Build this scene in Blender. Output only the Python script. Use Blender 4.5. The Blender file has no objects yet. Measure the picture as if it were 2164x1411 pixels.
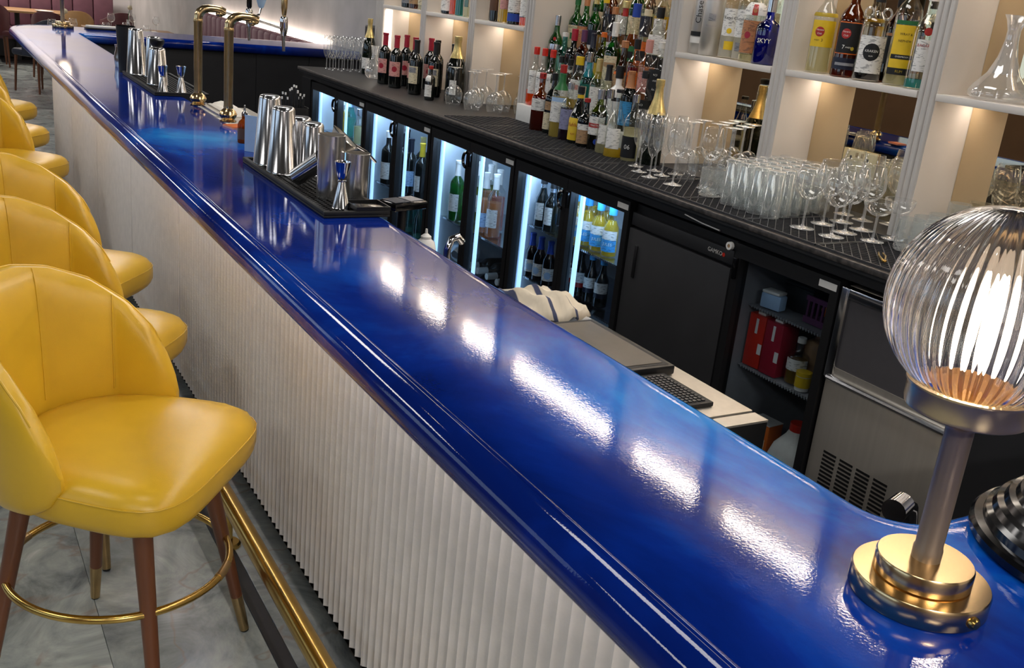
import bpy, bmesh, math, random
from mathutils import Vector, Matrix
random.seed(7)
PI = math.pi
SC = bpy.context.scene
COL = SC.collection
# ------------------------------------------------------------------ camera, light, exposure
cam_d = bpy.data.cameras.new('camera'); cam = bpy.data.objects.new('camera', cam_d); COL.objects.link(cam)
cam_d.sensor_fit = 'HORIZONTAL'; cam_d.sensor_width = 36; cam_d.lens = 36*2116.825/2164; cam_d.clip_start = .02
cam.matrix_world = Matrix(((0.86551032, 0.07692062, -0.4949496, 0), (-0.49074346, 0.32811557, -0.80716233, 0),
                           (0.10031325, 0.9415006, 0.32173571, 1.72), (0, 0, 0, 1)))
SC.camera = cam
vs = SC.view_settings; vs.view_transform = 'Standard'; vs.look = 'None'; vs.gamma = 1; vs.use_curve_mapping = False
vs.exposure = 0.65
SC.cycles.max_bounces = 10; SC.cycles.transparent_max_bounces = 32; SC.cycles.glossy_bounces = 6; SC.cycles.diffuse_bounces = 4
SC.cycles.use_denoising = True; SC.cycles.sample_clamp_indirect = 6
W = bpy.data.worlds.new('world'); SC.world = W; W.use_nodes = True
wn = W.node_tree.nodes; wb = wn['Background']; sky = wn.new('ShaderNodeTexSky'); sky.sky_type = 'HOSEK_WILKIE'; sky.turbidity = 4
W.node_tree.links.new(sky.outputs[0], wb.inputs[0]); wb.inputs[1].default_value = .6
def area(name, loc, rot, sx, sy, power, color, spread=PI):
    l = bpy.data.lights.new(name, 'AREA'); l.shape = 'RECTANGLE'; l.size = sx; l.size_y = sy; l.energy = power; l.color = color; l.spread = spread
    o = bpy.data.objects.new(name, l); o.location = loc; o.rotation_euler = rot; COL.objects.link(o); return o
# daylight through the windows of the left wall, and added rows of soft ceiling fill lights
for i, y in enumerate((1.5, 6.0, 10.5)):
    area('window_daylight', (-3.85, y, 2.05), (0, -PI/2, 0), 1.35, 3.2, 10, (.62, .8, 1))
for x in (-1.6, 1.6):
    for y in (-.8, 2.2, 5.2, 8.2, 11.5, 15):
        area('ceiling_fill', (x, y, 2.96), (0, 0, 0), .5, 1.3, (({-.8: 14, 2.2: 12, 5.2: 16}).get(y, 18) if x < 0 else 11), (1, .965, .92))
area('ceiling_fill', (-.1, -2.3, 2.96), (-.35, 0, 0), .9, .5, 230, (1, .97, .93))  # added fill behind the camera, raking the flutes for contrast
for x in (-.6, 1.4): area('wall_fill', (x, 16.9, 2.95), (.5, 0, 0), 1.4, .2, 45, (1, .93, .86))  # added lights, brighten the far wall for its reflection in the bar top
# ------------------------------------------------------------------ helpers
def lin(c):
    if isinstance(c, str): c = [int(c[i:i+2], 16)/255 for i in (0, 2, 4)]
    return tuple((v/12.92 if v <= .04045 else ((v+.055)/1.055)**2.4) for v in c)
MATS = {}
def newmat(name):
    m = bpy.data.materials.new(name); m.use_nodes = True; MATS[name] = m
    return m, m.node_tree, m.node_tree.nodes['Principled BSDF']
def pbr(name, col, rough=.5, metal=0, noise=.06, scale=40, bump=0, bscale=200, spec=.5, coat=0, emit=0, emitcol=None, stretch=None):
    m, nt, b = newmat(name); N = nt.nodes; L = nt.links; c = lin(col)
    b.inputs['Roughness'].default_value = rough; b.inputs['Metallic'].default_value = metal
    b.inputs['Specular IOR Level'].default_value = spec; b.inputs['Coat Weight'].default_value = coat; b.inputs['Coat Roughness'].default_value = .05
    tc = N.new('ShaderNodeTexCoord'); src = tc.outputs['Object']
    if stretch:
        mp = N.new('ShaderNodeMapping'); mp.inputs['Scale'].default_value = stretch; L.new(src, mp.inputs[0]); src = mp.outputs[0]
    if noise:
        t = N.new('ShaderNodeTexNoise'); t.inputs['Scale'].default_value = scale; t.inputs['Detail'].default_value = 4; L.new(src, t.inputs['Vector'])
        r = N.new('ShaderNodeValToRGB'); L.new(t.outputs['Fac'], r.inputs[0])
        r.color_ramp.elements[0].position = .3; r.color_ramp.elements[1].position = .7
        r.color_ramp.elements[0].color = (*[v*(1-noise) for v in c], 1); r.color_ramp.elements[1].color = (*[min(1, v*(1+noise)) for v in c], 1)
        L.new(r.outputs[0], b.inputs['Base Color'])
    else: b.inputs['Base Color'].default_value = (*c, 1)
    if bump:
        t2 = N.new('ShaderNodeTexNoise'); t2.inputs['Scale'].default_value = bscale; t2.inputs['Detail'].default_value = 3; L.new(src, t2.inputs['Vector'])
        bp = N.new('ShaderNodeBump'); bp.inputs['Strength'].default_value = bump; bp.inputs['Distance'].default_value = .002
        L.new(t2.outputs['Fac'], bp.inputs['Height']); L.new(bp.outputs[0], b.inputs['Normal'])
    if emit:
        b.inputs['Emission Color'].default_value = (*(lin(emitcol) if emitcol else c), 1); b.inputs['Emission Strength'].default_value = emit
    return m
def thin(name, col=(1, 1, 1), edge=.75, base=.05, power=3.0, rough=.02, gloss=(1, 1, 1), haze=0):
    """thin clear or tinted glass: see-through face-on, mirror-like towards its edges"""
    m, nt, b = newmat(name); N = nt.nodes; L = nt.links; N.remove(b)
    tr = N.new('ShaderNodeBsdfTransparent'); tr.inputs[0].default_value = (*col, 1)
    gl = N.new('ShaderNodeBsdfGlossy'); gl.inputs['Roughness'].default_value = rough; gl.inputs[0].default_value = (*gloss, 1)
    lw = N.new('ShaderNodeLayerWeight'); lw.inputs[0].default_value = .5
    p = N.new('ShaderNodeMath'); p.operation = 'POWER'; p.inputs[1].default_value = power; L.new(lw.outputs['Facing'], p.inputs[0])
    q = N.new('ShaderNodeMath'); q.operation = 'MULTIPLY_ADD'; q.inputs[1].default_value = edge; q.inputs[2].default_value = base; L.new(p.outputs[0], q.inputs[0])
    mx = N.new('ShaderNodeMixShader'); L.new(q.outputs[0], mx.inputs[0]); L.new(tr.outputs[0], mx.inputs[1]); L.new(gl.outputs[0], mx.inputs[2]); out = mx
    if haze:
        tl = N.new('ShaderNodeBsdfTranslucent'); df = N.new('ShaderNodeBsdfDiffuse'); a = N.new('ShaderNodeMixShader'); L.new(tl.outputs[0], a.inputs[1]); L.new(df.outputs[0], a.inputs[2])
        for s in (tl, df): s.inputs[0].default_value = (.95, .95, .95, 1)
        out = N.new('ShaderNodeMixShader'); out.inputs[0].default_value = haze; L.new(mx.outputs[0], out.inputs[1]); L.new(a.outputs[0], out.inputs[2])
    L.new(out.outputs[0], N['Material Output'].inputs[0]); return m
def liquid(name, col, clear=.55):
    m, nt, b = newmat(name); N = nt.nodes; L = nt.links; c = lin(col)
    b.inputs['Base Color'].default_value = (*c, 1); b.inputs['Roughness'].default_value = .08
    tl = N.new('ShaderNodeBsdfTranslucent'); tl.inputs[0].default_value = (*c, 1)
    tr = N.new('ShaderNodeBsdfTransparent'); tr.inputs[0].default_value = (*[v**.6 for v in c], 1)
    a = N.new('ShaderNodeMixShader'); a.inputs[0].default_value = .5; L.new(b.outputs[0], a.inputs[1]); L.new(tl.outputs[0], a.inputs[2])
    mx = N.new('ShaderNodeMixShader'); mx.inputs[0].default_value = clear; L.new(a.outputs[0], mx.inputs[1]); L.new(tr.outputs[0], mx.inputs[2])
    L.new(mx.outputs[0], N['Material Output'].inputs[0]); return m
def printed(base, ink=.5):
    """the same paper with small faint lines of print"""
    m = MATS[base].copy(); m.name = 'print_'+base; MATS[m.name] = m; nt = m.node_tree; N = nt.nodes; L = nt.links; b = N['Principled BSDF']
    s = b.inputs['Base Color'].links[0].from_socket; tc = N.new('ShaderNodeTexCoord'); mp = N.new('ShaderNodeMapping'); mp.inputs['Scale'].default_value = (60, 60, 210); L.new(tc.outputs['Object'], mp.inputs[0])
    t = N.new('ShaderNodeTexNoise'); t.inputs['Scale'].default_value = 1; t.inputs['Detail'].default_value = 2; L.new(mp.outputs[0], t.inputs['Vector'])
    r = N.new('ShaderNodeValToRGB'); r.color_ramp.elements[0].position = .56; r.color_ramp.elements[0].color = (0, 0, 0, 1); r.color_ramp.elements[1].position = .62; r.color_ramp.elements[1].color = (ink, ink, ink, 1); L.new(t.outputs['Fac'], r.inputs[0])
    x = N.new('ShaderNodeMixRGB'); L.new(r.outputs[0], x.inputs[0]); L.new(s, x.inputs[1]); x.inputs[2].default_value = (.03, .03, .04, 1); L.new(x.outputs[0], b.inputs['Base Color'])
def glow(name, col, strength):
    m, nt, b = newmat(name); b.inputs['Base Color'].default_value = (*lin(col), 1)
    b.inputs['Emission Color'].default_value = (*lin(col), 1); b.inputs['Emission Strength'].default_value = strength; return m
def M(n): return MATS[n]

def obj(name, verts, faces, mat, parent=None, smooth=False, loc=None, rot=None):
    me = bpy.data.meshes.new(name); me.from_pydata(verts, [], faces); me.update()
    if smooth: me.shade_smooth()
    return inst(name, me, mat, parent, loc, rot)
def inst(name, me, mat, parent=None, loc=None, rot=None):
    if mat is not None and not me.materials: me.materials.append(M(mat) if isinstance(mat, str) else mat)
    o = bpy.data.objects.new(name, me); COL.objects.link(o)
    if parent is not None: o.parent = parent
    if loc is not None: o.location = loc
    if rot is not None: o.rotation_euler = rot
    return o
def thing(name, label, cat, loc=(0, 0, 0), rz=0, group=None):
    o = bpy.data.objects.new(name, None); o.empty_display_size = .05; COL.objects.link(o)
    o.location = loc; o.rotation_euler = (0, 0, rz); o['label'] = label; o['category'] = cat
    if group: o['group'] = group
    return o
def tag(o, label, cat, group=None, kind=None):
    o['label'] = label; o['category'] = cat
    if group: o['group'] = group
    if kind: o['kind'] = kind
    return o
def struct(o): o['kind'] = 'structure'; return o
def dup(root, loc, rz, label=None, group=None):
    r = root.copy(); COL.objects.link(r); r.location = loc; r.rotation_euler = (0, 0, rz)
    if label: r['label'] = label
    if group: r['group'] = group
    for ch in list(root.children):
        c = ch.copy(); COL.objects.link(c); c.parent = r
        for g in ch.children:
            d = g.copy(); COL.objects.link(d); d.parent = c
    return r
class MB:
    def __init__(s): s.v = []; s.f = []
    def add(s, v, f):
        n = len(s.v); s.v += [tuple(p) for p in v]; s.f += [tuple(i+n for i in q) for q in f]; return s
    def box(s, x0, x1, y0, y1, z0, z1, b=0):
        if not b:
            return s.add([(x0,y0,z0),(x1,y0,z0),(x1,y1,z0),(x0,y1,z0),(x0,y0,z1),(x1,y0,z1),(x1,y1,z1),(x0,y1,z1)],
                         [(3,2,1,0),(4,5,6,7),(0,1,5,4),(1,2,6,5),(2,3,7,6),(3,0,4,7)])
        bm = bmesh.new(); bmesh.ops.create_cube(bm, size=1)
        for v in bm.verts: v.co = Vector(((x0+x1)/2+v.co.x*(x1-x0), (y0+y1)/2+v.co.y*(y1-y0), (z0+z1)/2+v.co.z*(z1-z0)))
        bmesh.ops.bevel(bm, geom=bm.edges[:], offset=b, segments=2, affect='EDGES', profile=.5)
        bm.verts.index_update(); s.add([v.co[:] for v in bm.verts], [[v.index for v in f.verts] for f in bm.faces]); bm.free(); return s
    def tube(s, pts, r, seg=10, cap=True, closed=False):
        pts = [Vector(p) for p in pts]; n = len(pts); rs = r if isinstance(r, (list, tuple)) else [r]*n; rings = []
        seg_ = [(b-a).normalized() for a, b in zip(pts, pts[1:])]; ref = min((Vector((0, 0, 1)), Vector((0, 1, 0)), Vector((1, 0, 0))), key=lambda e: max(abs(q.dot(e)) for q in seg_)+(0 if e.z else .02))
        for i, p in enumerate(pts):
            if closed: t = (pts[(i+1) % n]-pts[i-1])
            else: t = pts[min(i+1, n-1)]-pts[max(i-1, 0)]
            t.normalize(); u = t.cross(ref)
            u.normalize(); w = t.cross(u)
            rings.append([p+(u*math.cos(2*PI*k/seg)+w*math.sin(2*PI*k/seg))*rs[i] for k in range(seg)])
        v = [q for R in rings for q in R]; f = []
        for i in range(n if closed else n-1):
            j = (i+1) % n
            for k in range(seg): f.append((i*seg+k, i*seg+(k+1) % seg, j*seg+(k+1) % seg, j*seg+k))
        if cap and not closed: f.append(tuple(range(seg))[::-1]); f.append(tuple((n-1)*seg+k for k in range(seg)))
        return s.add(v, f)
    def lathe(s, prof, seg=20, sq=0, at=(0, 0, 0), a0=0, a1=2*PI, sx=1, sy=1):
        full = a1-a0 > 2*PI-.001; n = len(prof); v = []; f = []; ns = seg if full else seg+1
        for k in range(ns):
            a = a0+(a1-a0)*k/seg; c, d = math.cos(a), math.sin(a)
            g = 1 if not sq else 1/((abs(c)**sq+abs(d)**sq)**(1/sq))
            for r, z in prof: v.append((at[0]+r*g*c*sx, at[1]+r*g*d*sy, at[2]+z))
        for k in range(seg):
            j = (k+1) % ns
            for i in range(n-1):
                if prof[i][0] == 0 and prof[i+1][0] == 0: continue
                if prof[i][0] == 0: f.append((k*n+i, j*n+i+1, k*n+i+1))
                elif prof[i+1][0] == 0: f.append((k*n+i, j*n+i, k*n+i+1))
                else: f.append((k*n+i, j*n+i, j*n+i+1, k*n+i+1))
        return s.add(v, f)
    def prism(s, poly, z0, z1):
        n = len(poly); v = [(x, y, z0) for x, y in poly]+[(x, y, z1) for x, y in poly]
        return s.add(v, [tuple(range(n))[::-1], tuple(range(n, 2*n))]+[(i, (i+1) % n, n+(i+1) % n, n+i) for i in range(n)])
    def ico(s, c, r, sub=2, sc=(1, 1, 1), jit=0):
        bm = bmesh.new(); bmesh.ops.create_icosphere(bm, subdivisions=sub, radius=1)
        s.add([(c[0]+v.co.x*r*sc[0]*(1+random.uniform(-jit, jit)), c[1]+v.co.y*r*sc[1]*(1+random.uniform(-jit, jit)), c[2]+v.co.z*r*sc[2]*(1+random.uniform(-jit, jit))) for v in bm.verts],
              [[v.index for v in f.verts] for f in bm.faces]); bm.free(); return s
    def mesh(s, name, smooth=False, auto=None):
        me = bpy.data.meshes.new(name); me.from_pydata(s.v, [], s.f)
        if smooth or auto:
            me.shade_smooth()
            if auto: me.set_sharp_from_angle(angle=auto)
        return me
    def build(s, name, mat, parent=None, smooth=False, loc=None, rot=None, auto=.7):
        return inst(name, s.mesh(name, smooth, auto), mat, parent, loc, rot)
def rotz(p, a): c, s = math.cos(a), math.sin(a); return (p[0]*c-p[1]*s, p[0]*s+p[1]*c)
# ------------------------------------------------------------------ lettering (built-in font), flattened to meshes once
TXT = {}
def text_data(s):
    if s not in TXT:
        cu = bpy.data.curves.new('lettering', 'FONT'); cu.body = s; cu.align_x = 'CENTER'; cu.align_y = 'CENTER'; cu.resolution_u = 2
        o = bpy.data.objects.new('lettering', cu); COL.objects.link(o)
        dg = bpy.context.evaluated_depsgraph_get(); me = bpy.data.meshes.new_from_object(o.evaluated_get(dg))
        TXT[s] = ([v.co[:] for v in me.vertices], [tuple(p.vertices) for p in me.polygons])
        bpy.data.objects.remove(o); bpy.data.curves.remove(cu); bpy.data.meshes.remove(me)
    return TXT[s]
def text_flat(s, size, parent, mat, fn, name='lettering', squash=1.0, maxw=None):
    v, f = text_data(s); w = max(p[0] for p in v)-min(p[0] for p in v); k = size
    kx = size*squash
    if maxw and w*kx > maxw: kx = maxw/w
    return obj(name, [fn(p[0]*kx, p[1]*k) for p in v], f, mat, parent)
for s_ in ('GAMKO', 'Havana', 'Club', '3', '7', 'KRAKEN', 'WRAY &', 'NEPHEW', 'OVERPROOF', 'RUM', 'Chase', 'Ketel One', 'VODKA', 'SKYY', 'MARTINI', 'Kahlua', '06', 'SOUTHERN', 'COMFORT',
           'JACK', "DANIEL'S", 'BACARDI', 'Belvedere', 'No.7', 'JULES', 'JAMESON', 'APEROL', 'ANEJO', "Tito's"): text_data(s_)
# ------------------------------------------------------------------ materials
pbr('leather', 'cfa628', .31, noise=.07, scale=6, bump=.12, bscale=500, spec=.45)
pbr('walnut', '633a22', .38, noise=.22, scale=14, stretch=(1, 1, .12))
pbr('brass', 'cba75c', .22, 1, noise=.08, scale=30)
pbr('brass_dull', 'b59a6e', .32, 1, noise=.1, scale=30)
pbr('bronze', '94826f', .42, .7, noise=.06, scale=20)
pbr('gold_mirror', 'd8ba8a', .2, 1, noise=.05, scale=12)
pbr('steel', 'c9c9cb', .16, 1, noise=.04, scale=30)
pbr('steel_brushed', 'cfc9bf', .4, .8, noise=.04, scale=60, stretch=(1, 1, .02))
pbr('brass_plate', 'dccb98', .4, .25, noise=.04)
pbr('brass_satin', 'c2aa84', .28, .88, noise=.06, scale=30)
pbr('cup_steel', 'e8e4de', .24, .96, noise=.08, scale=60, stretch=(1, 1, .02))
pbr('chrome', 'e4e4e8', .06, 1, noise=0)
pbr('black', '141416', .42, noise=.1, scale=60)
pbr('black_gloss', '0d0d0f', .12, noise=0)
pbr('black_rubber', '121213', .6, noise=.15, scale=90, bump=.3, bscale=400)
pbr('mat_rib', '37373a', .42, noise=.15, scale=90)
pbr('charcoal', '1d1d20', .62, noise=.1, scale=30)
pbr('charcoal_panel', '262629', .55, noise=.12, scale=8)
pbr('paint', 'dcd5cd', .5, noise=.015, scale=4)
pbr('paint_shaded', 'c4bfba', .5, noise=.02, scale=6)  # same paint as the uprights, with the shade of their unlit fronts coloured in
pbr('plaster_flute', 'ddd7d0', .36, noise=.05, scale=20, bump=.12, bscale=160)
pbr('concrete', 'b5b0ac', .8, noise=.12, scale=3, bump=.2, bscale=60)
pbr('concrete_dark', '55504e', .8, noise=.1, scale=3); pbr('wall_brown', '5b4536', .6, noise=.1, scale=3); pbr('wall_far', 'cdc6c4', .8, noise=.08, scale=3)
pbr('ceiling_paint', '3b3735', .8, noise=.03, scale=2)
pbr('mauve', '6e4752', .5, noise=.1, scale=10, bump=.2, bscale=300)
pbr('burgundy', '4f1f24', .5, noise=.12, scale=10)
pbr('navy', '1c2233', .55, noise=.1, scale=14)
pbr('tan_leather', 'b98b56', .45, noise=.08, scale=10)
pbr('oak', 'a27c54', .4, noise=.2, scale=12, stretch=(.15, 1, 1))
pbr('linen', 'e6e1d8', .8, noise=.05, scale=50, bump=.3, bscale=120)
pbr('white', 'e9e7e2', .45, noise=.02)
pbr('white_gloss', 'eeece8', .18, noise=.01)
pbr('cream', 'dccfae', .5, noise=.04)
pbr('red', 'a8241f', .35, noise=.06); pbr('red_bright', 'cf2d1d', .35, noise=.05); pbr('crimson', 'a01a30', .35, noise=.06)
pbr('orange', 'd9691c', .4, noise=.05); pbr('yellow', 'e3bd1f', .4, noise=.05); pbr('mustard', 'b59a1e', .4, noise=.06)
pbr('blue', '1c3fa0', .35, noise=.05); pbr('sky_blue', '3f9bd8', .4, noise=.05); pbr('pale_blue', 'a9c8ea', .4, noise=.04); pbr('navy_ink', '14182c', .4, noise=.04)
pbr('green', '1d6b35', .4, noise=.05); pbr('pink', 'd89b93', .4, noise=.05); pbr('copper', 'b3774c', .4, noise=.08); pbr('tan', 'b08c66', .5, noise=.06)
pbr('lavender', '8f8fb0', .4, noise=.05); pbr('grey', '8c8c90', .5, noise=.04); pbr('silver_cap', 'c5c7cc', .25, .9, noise=.05); pbr('gold_foil', 'd9c384', .33, .75, noise=.12, scale=120)
pbr('brown', '5a3a26', .5, noise=.1); pbr('purple', '5b2f55', .4, noise=.06); pbr('drum_grey', '9a989c', .38, .3, noise=.03); pbr('hatch_grey', '4d4b4e', .35, noise=.04); pbr('ink', '0b0b0d', .5, noise=0)
pbr('board_top', '5c554c', .5, noise=.1, scale=25); pbr('liner', 'd0d8df', .4, .1, noise=.05, scale=6)
pbr('wine_dark', '0d100e', .07, noise=0, coat=.5); pbr('wine_green', '10180f', .07, noise=0, coat=.5)
pbr('rope_dark', '2d2a28', .5)
thin('glass', (.97, .98, .98), .85, .07, 2.2, haze=.05); thin('glass_stem', (.96, .97, .98), .85, .12, 1.8, haze=.16); thin('pane', (.86, .9, .93), .6, .045, 4); thin('window_glass', (.9, .95, 1), .6, .05, 4)
thin('tumbler_glass', (.95, .97, .97), .75, .08, 2.2, haze=.1)
m_, nt_, b_ = newmat('globe_glass'); b_.inputs['Transmission Weight'].default_value = 1; b_.inputs['Roughness'].default_value = .03; b_.inputs['IOR'].default_value = 1.46; b_.inputs['Base Color'].default_value = (1, .985, .97, 1)
thin('frost', (.8, .84, .88), .5, .3, 1.5, .35)
thin('bottle_clear', (.93, .95, .93), .7, .06, 2.5); thin('bottle_green', (.1, .42, .12), .6, .07, 3); thin('bottle_brown', (.45, .19, .05), .6, .07, 3)
thin('bottle_blue', (.02, .09, .62), .6, .08, 3); thin('bottle_teal', (.3, .75, .72), .6, .07, 3); thin('bottle_frost', (.86, .86, .85), .5, .35, 1.5, .4); thin('bottle_olive', (.35, .45, .05), .6, .07, 3)
liquid('liq_amber', 'a8551a'); liquid('liq_whisky', 'c98a35'); liquid('liq_orange', 'ff6a10', .35); liquid('liq_yellow', 'ecd77a', .5); liquid('liq_pale', 'efe8c2', .6); liquid('liq_red', '8e1420', .3)
liquid('liq_purple', '35162c', .3); liquid('liq_teal', '4fb3b0', .4); liquid('liq_green', '1f7a33', .4); liquid('liq_rose', 'e0a070', .4); liquid('liq_blue', '0a3fc0', .25); liquid('liq_dark', '1c0d08', .1); liquid('liq_lime', '93a51c', .4); liquid('liq_pink', 'd98878', .4); liquid('liq_cola', 'b7913a', .4); liquid('liq_milk', 'e8e4da', .2); liquid('liq_gold', 'f0d24a', .4)
for q_ in ('white', 'cream', 'pink', 'tan', 'pale_blue', 'lavender', 'copper', 'orange', 'grey', 'sky_blue'): printed(q_)
glow('led_warm', 'ffefe0', 17); glow('led_top', 'fff3e4', 34); glow('led_cool', 'a8d4ff', 1.25); glow('cool_fill', 'c4e2ff', 34); glow('led_bar', 'fff2e4', 15); glow('bulb_glow', 'ffe3c4', 22); glow('downlight_glow', 'fff1dd', 25); glow('led_end', 'fff6ec', 5)
glow('display_blue', '2f6bff', 1.2)
# bronze tinted mirror
m_, nt_, b_ = newmat('mirror_bronze'); b_.inputs['Base Color'].default_value = (.70, .58, .39, 1); b_.inputs['Metallic'].default_value = 1; b_.inputs['Roughness'].default_value = .015
def resin():
    """deep blue poured resin with paler turquoise swirls and a fine orange-peel skin"""
    m, nt, b = newmat('blue_resin'); N = nt.nodes; L = nt.links
    tc = N.new('ShaderNodeTexCoord'); mp = N.new('ShaderNodeMapping'); mp.inputs['Scale'].default_value = (1.6, 1.0, 1); L.new(tc.outputs['Object'], mp.inputs[0])
    t = N.new('ShaderNodeTexNoise'); t.inputs['Scale'].default_value = 1.7; t.inputs['Detail'].default_value = 7; t.inputs['Roughness'].default_value = .6; t.inputs['Distortion'].default_value = .5; L.new(mp.outputs[0], t.inputs['Vector'])
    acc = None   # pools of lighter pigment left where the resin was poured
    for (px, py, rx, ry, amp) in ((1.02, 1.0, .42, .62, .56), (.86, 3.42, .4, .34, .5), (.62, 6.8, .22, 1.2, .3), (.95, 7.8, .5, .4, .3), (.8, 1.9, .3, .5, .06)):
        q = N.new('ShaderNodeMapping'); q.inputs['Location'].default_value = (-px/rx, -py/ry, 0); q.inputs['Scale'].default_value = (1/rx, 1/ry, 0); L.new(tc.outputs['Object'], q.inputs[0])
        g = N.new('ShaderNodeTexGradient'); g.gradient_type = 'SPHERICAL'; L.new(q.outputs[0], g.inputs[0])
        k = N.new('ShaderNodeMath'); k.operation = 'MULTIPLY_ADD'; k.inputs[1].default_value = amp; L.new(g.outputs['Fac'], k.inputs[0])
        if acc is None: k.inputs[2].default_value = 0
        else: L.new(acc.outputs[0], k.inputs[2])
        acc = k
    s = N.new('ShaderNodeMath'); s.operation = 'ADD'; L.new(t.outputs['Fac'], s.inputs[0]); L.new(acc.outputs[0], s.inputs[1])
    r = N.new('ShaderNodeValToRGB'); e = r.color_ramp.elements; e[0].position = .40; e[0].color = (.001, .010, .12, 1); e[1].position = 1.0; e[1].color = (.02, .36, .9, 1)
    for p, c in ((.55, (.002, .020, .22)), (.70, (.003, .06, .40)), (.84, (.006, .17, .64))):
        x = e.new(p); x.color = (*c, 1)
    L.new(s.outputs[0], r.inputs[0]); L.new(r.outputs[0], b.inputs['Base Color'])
    b.inputs['Roughness'].default_value = .4; b.inputs['Specular IOR Level'].default_value = .0; b.inputs['Coat Weight'].default_value = .8; b.inputs['Coat Roughness'].default_value = .045; b.inputs['Coat IOR'].default_value = 1.5
    n2 = N.new('ShaderNodeTexNoise'); n2.inputs['Scale'].default_value = 260; n2.inputs['Detail'].default_value = 2; L.new(tc.outputs['Object'], n2.inputs['Vector'])
    n3 = N.new('ShaderNodeTexNoise'); n3.inputs['Scale'].default_value = 60; n3.inputs['Detail'].default_value = 3; L.new(tc.outputs['Object'], n3.inputs['Vector'])
    a = N.new('ShaderNodeMath'); a.operation = 'MULTIPLY_ADD'; a.inputs[1].default_value = .8; L.new(n3.outputs['Fac'], a.inputs[0]); L.new(n2.outputs['Fac'], a.inputs[2])
    bp = N.new('ShaderNodeBump'); bp.inputs['Strength'].default_value = .13; bp.inputs['Distance'].default_value = .0004; L.new(a.outputs[0], bp.inputs['Height']); L.new(bp.outputs[0], b.inputs['Normal']); L.new(bp.outputs[0], b.inputs['Coat Normal'])
resin()
def tilemat():
    m, nt, b = newmat('marble_tile'); N = nt.nodes; L = nt.links
    tc = N.new('ShaderNodeTexCoord'); oi = N.new('ShaderNodeObjectInfo'); va = N.new('ShaderNodeVectorMath'); va.operation = 'MULTIPLY_ADD'
    L.new(tc.outputs['Object'], va.inputs[0]); va.inputs[1].default_value = (1, 1, 1)
    cx = N.new('ShaderNodeCombineXYZ'); ml = N.new('ShaderNodeMath'); ml.operation = 'MULTIPLY'; ml.inputs[1].default_value = 9; L.new(oi.outputs['Random'], ml.inputs[0]); L.new(ml.outputs[0], cx.inputs[0]); L.new(ml.outputs[0], cx.inputs[2]); L.new(cx.outputs[0], va.inputs[2])
    t = N.new('ShaderNodeTexNoise'); t.inputs['Scale'].default_value = 3.2; t.inputs['Detail'].default_value = 9; t.inputs['Roughness'].default_value = .66; t.inputs['Distortion'].default_value = 1.1; L.new(va.outputs[0], t.inputs['Vector'])
    r = N.new('ShaderNodeValToRGB'); e = r.color_ramp.elements; e[0].position = .33; e[0].color = (*lin('63686a'), 1); e[1].position = .72; e[1].color = (*lin('d6d8d3'), 1)
    x = e.new(.5); x.color = (*lin('969c99'), 1); x = e.new(.6); x.color = (*lin('abb0aa'), 1); L.new(t.outputs['Fac'], r.inputs[0])
    t2 = N.new('ShaderNodeTexNoise'); t2.inputs['Scale'].default_value = 1.5; t2.inputs['Detail'].default_value = 5; t2.inputs['Distortion'].default_value = .8; L.new(va.outputs[0], t2.inputs['Vector'])
    v = N.new('ShaderNodeValToRGB'); q = v.color_ramp.elements; q[0].position = .497; q[0].color = (0, 0, 0, 1); q[1].position = .517; q[1].color = (0, 0, 0, 1); x = q.new(.507); x.color = (.4, .4, .4, 1); L.new(t2.outputs['Fac'], v.inputs[0])
    mx = N.new('ShaderNodeMixRGB'); mx.inputs[2].default_value = (*lin('84604c'), 1); L.new(v.outputs[0], mx.inputs[0]); L.new(r.outputs[0], mx.inputs[1]); L.new(mx.outputs[0], b.inputs['Base Color'])
    b.inputs['Roughness'].default_value = .2
tilemat()
pbr('tile_dark', '232325', .3, noise=.2, scale=20); pbr('grout', '4a4a48', .8)
pbr('worn_edge', '3d3835', .5, noise=.75, scale=55); pbr('counter_top', '1f1e1f', .5, noise=.25, scale=40, bump=.2, bscale=150)

# ================================================================== the room
floor = struct(MB().box(-3.9, 3.1, -3, 18, -.06, -.012).build('floor', 'grout'))
tile_cache = {}
def tile(x0, x1, y0, y1, mat):
    k = (round(x1-x0, 3), round(y1-y0, 3), mat)
    if k not in tile_cache:
        a, b, g = k[0]/2-.0005, k[1]/2-.0005, .0012
        me = MB().add([(-a,-b,-.012),(a,-b,-.012),(a,b,-.012),(-a,b,-.012),(-a,-b,-g),(a,-b,-g),(a,b,-g),(-a,b,-g),(-a+g,-b+g,0),(a-g,-b+g,0),(a-g,b-g,0),(-a+g,b-g,0)],
            [(0,1,5,4),(1,2,6,5),(2,3,7,6),(3,0,4,7),(4,5,9,8),(5,6,10,9),(6,7,11,10),(7,4,8,11),(8,9,10,11)]).mesh('tile')
        me.materials.append(M(mat)); tile_cache[k] = me
    return inst('tile', tile_cache[k], None, floor, ((x0+x1)/2, (y0+y1)/2, 0))
def tile_row(x0, x1, off, ya, yb, mat='marble_tile', step=1.2):
    y = off-step*math.ceil((off-ya)/step)
    while y < yb:
        a, b = max(y, ya), min(y+step, yb)
        if b-a > .05: tile(x0, x1, a, b, mat)
        y += step
tile_row(.319, .70, 2.94, -1.8, 18); tile_row(.70, .745, 2.94, -1.8, 18, 'tile_dark', 2.4); tile_row(.745, .90, 2.94, -1.8, 8.2)
for i in range(7):
    x1 = .319-.6*i; tile_row(max(x1-.6, -3.88), x1, (3.45, 2.94)[i % 2], -1.8, 18)
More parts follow.
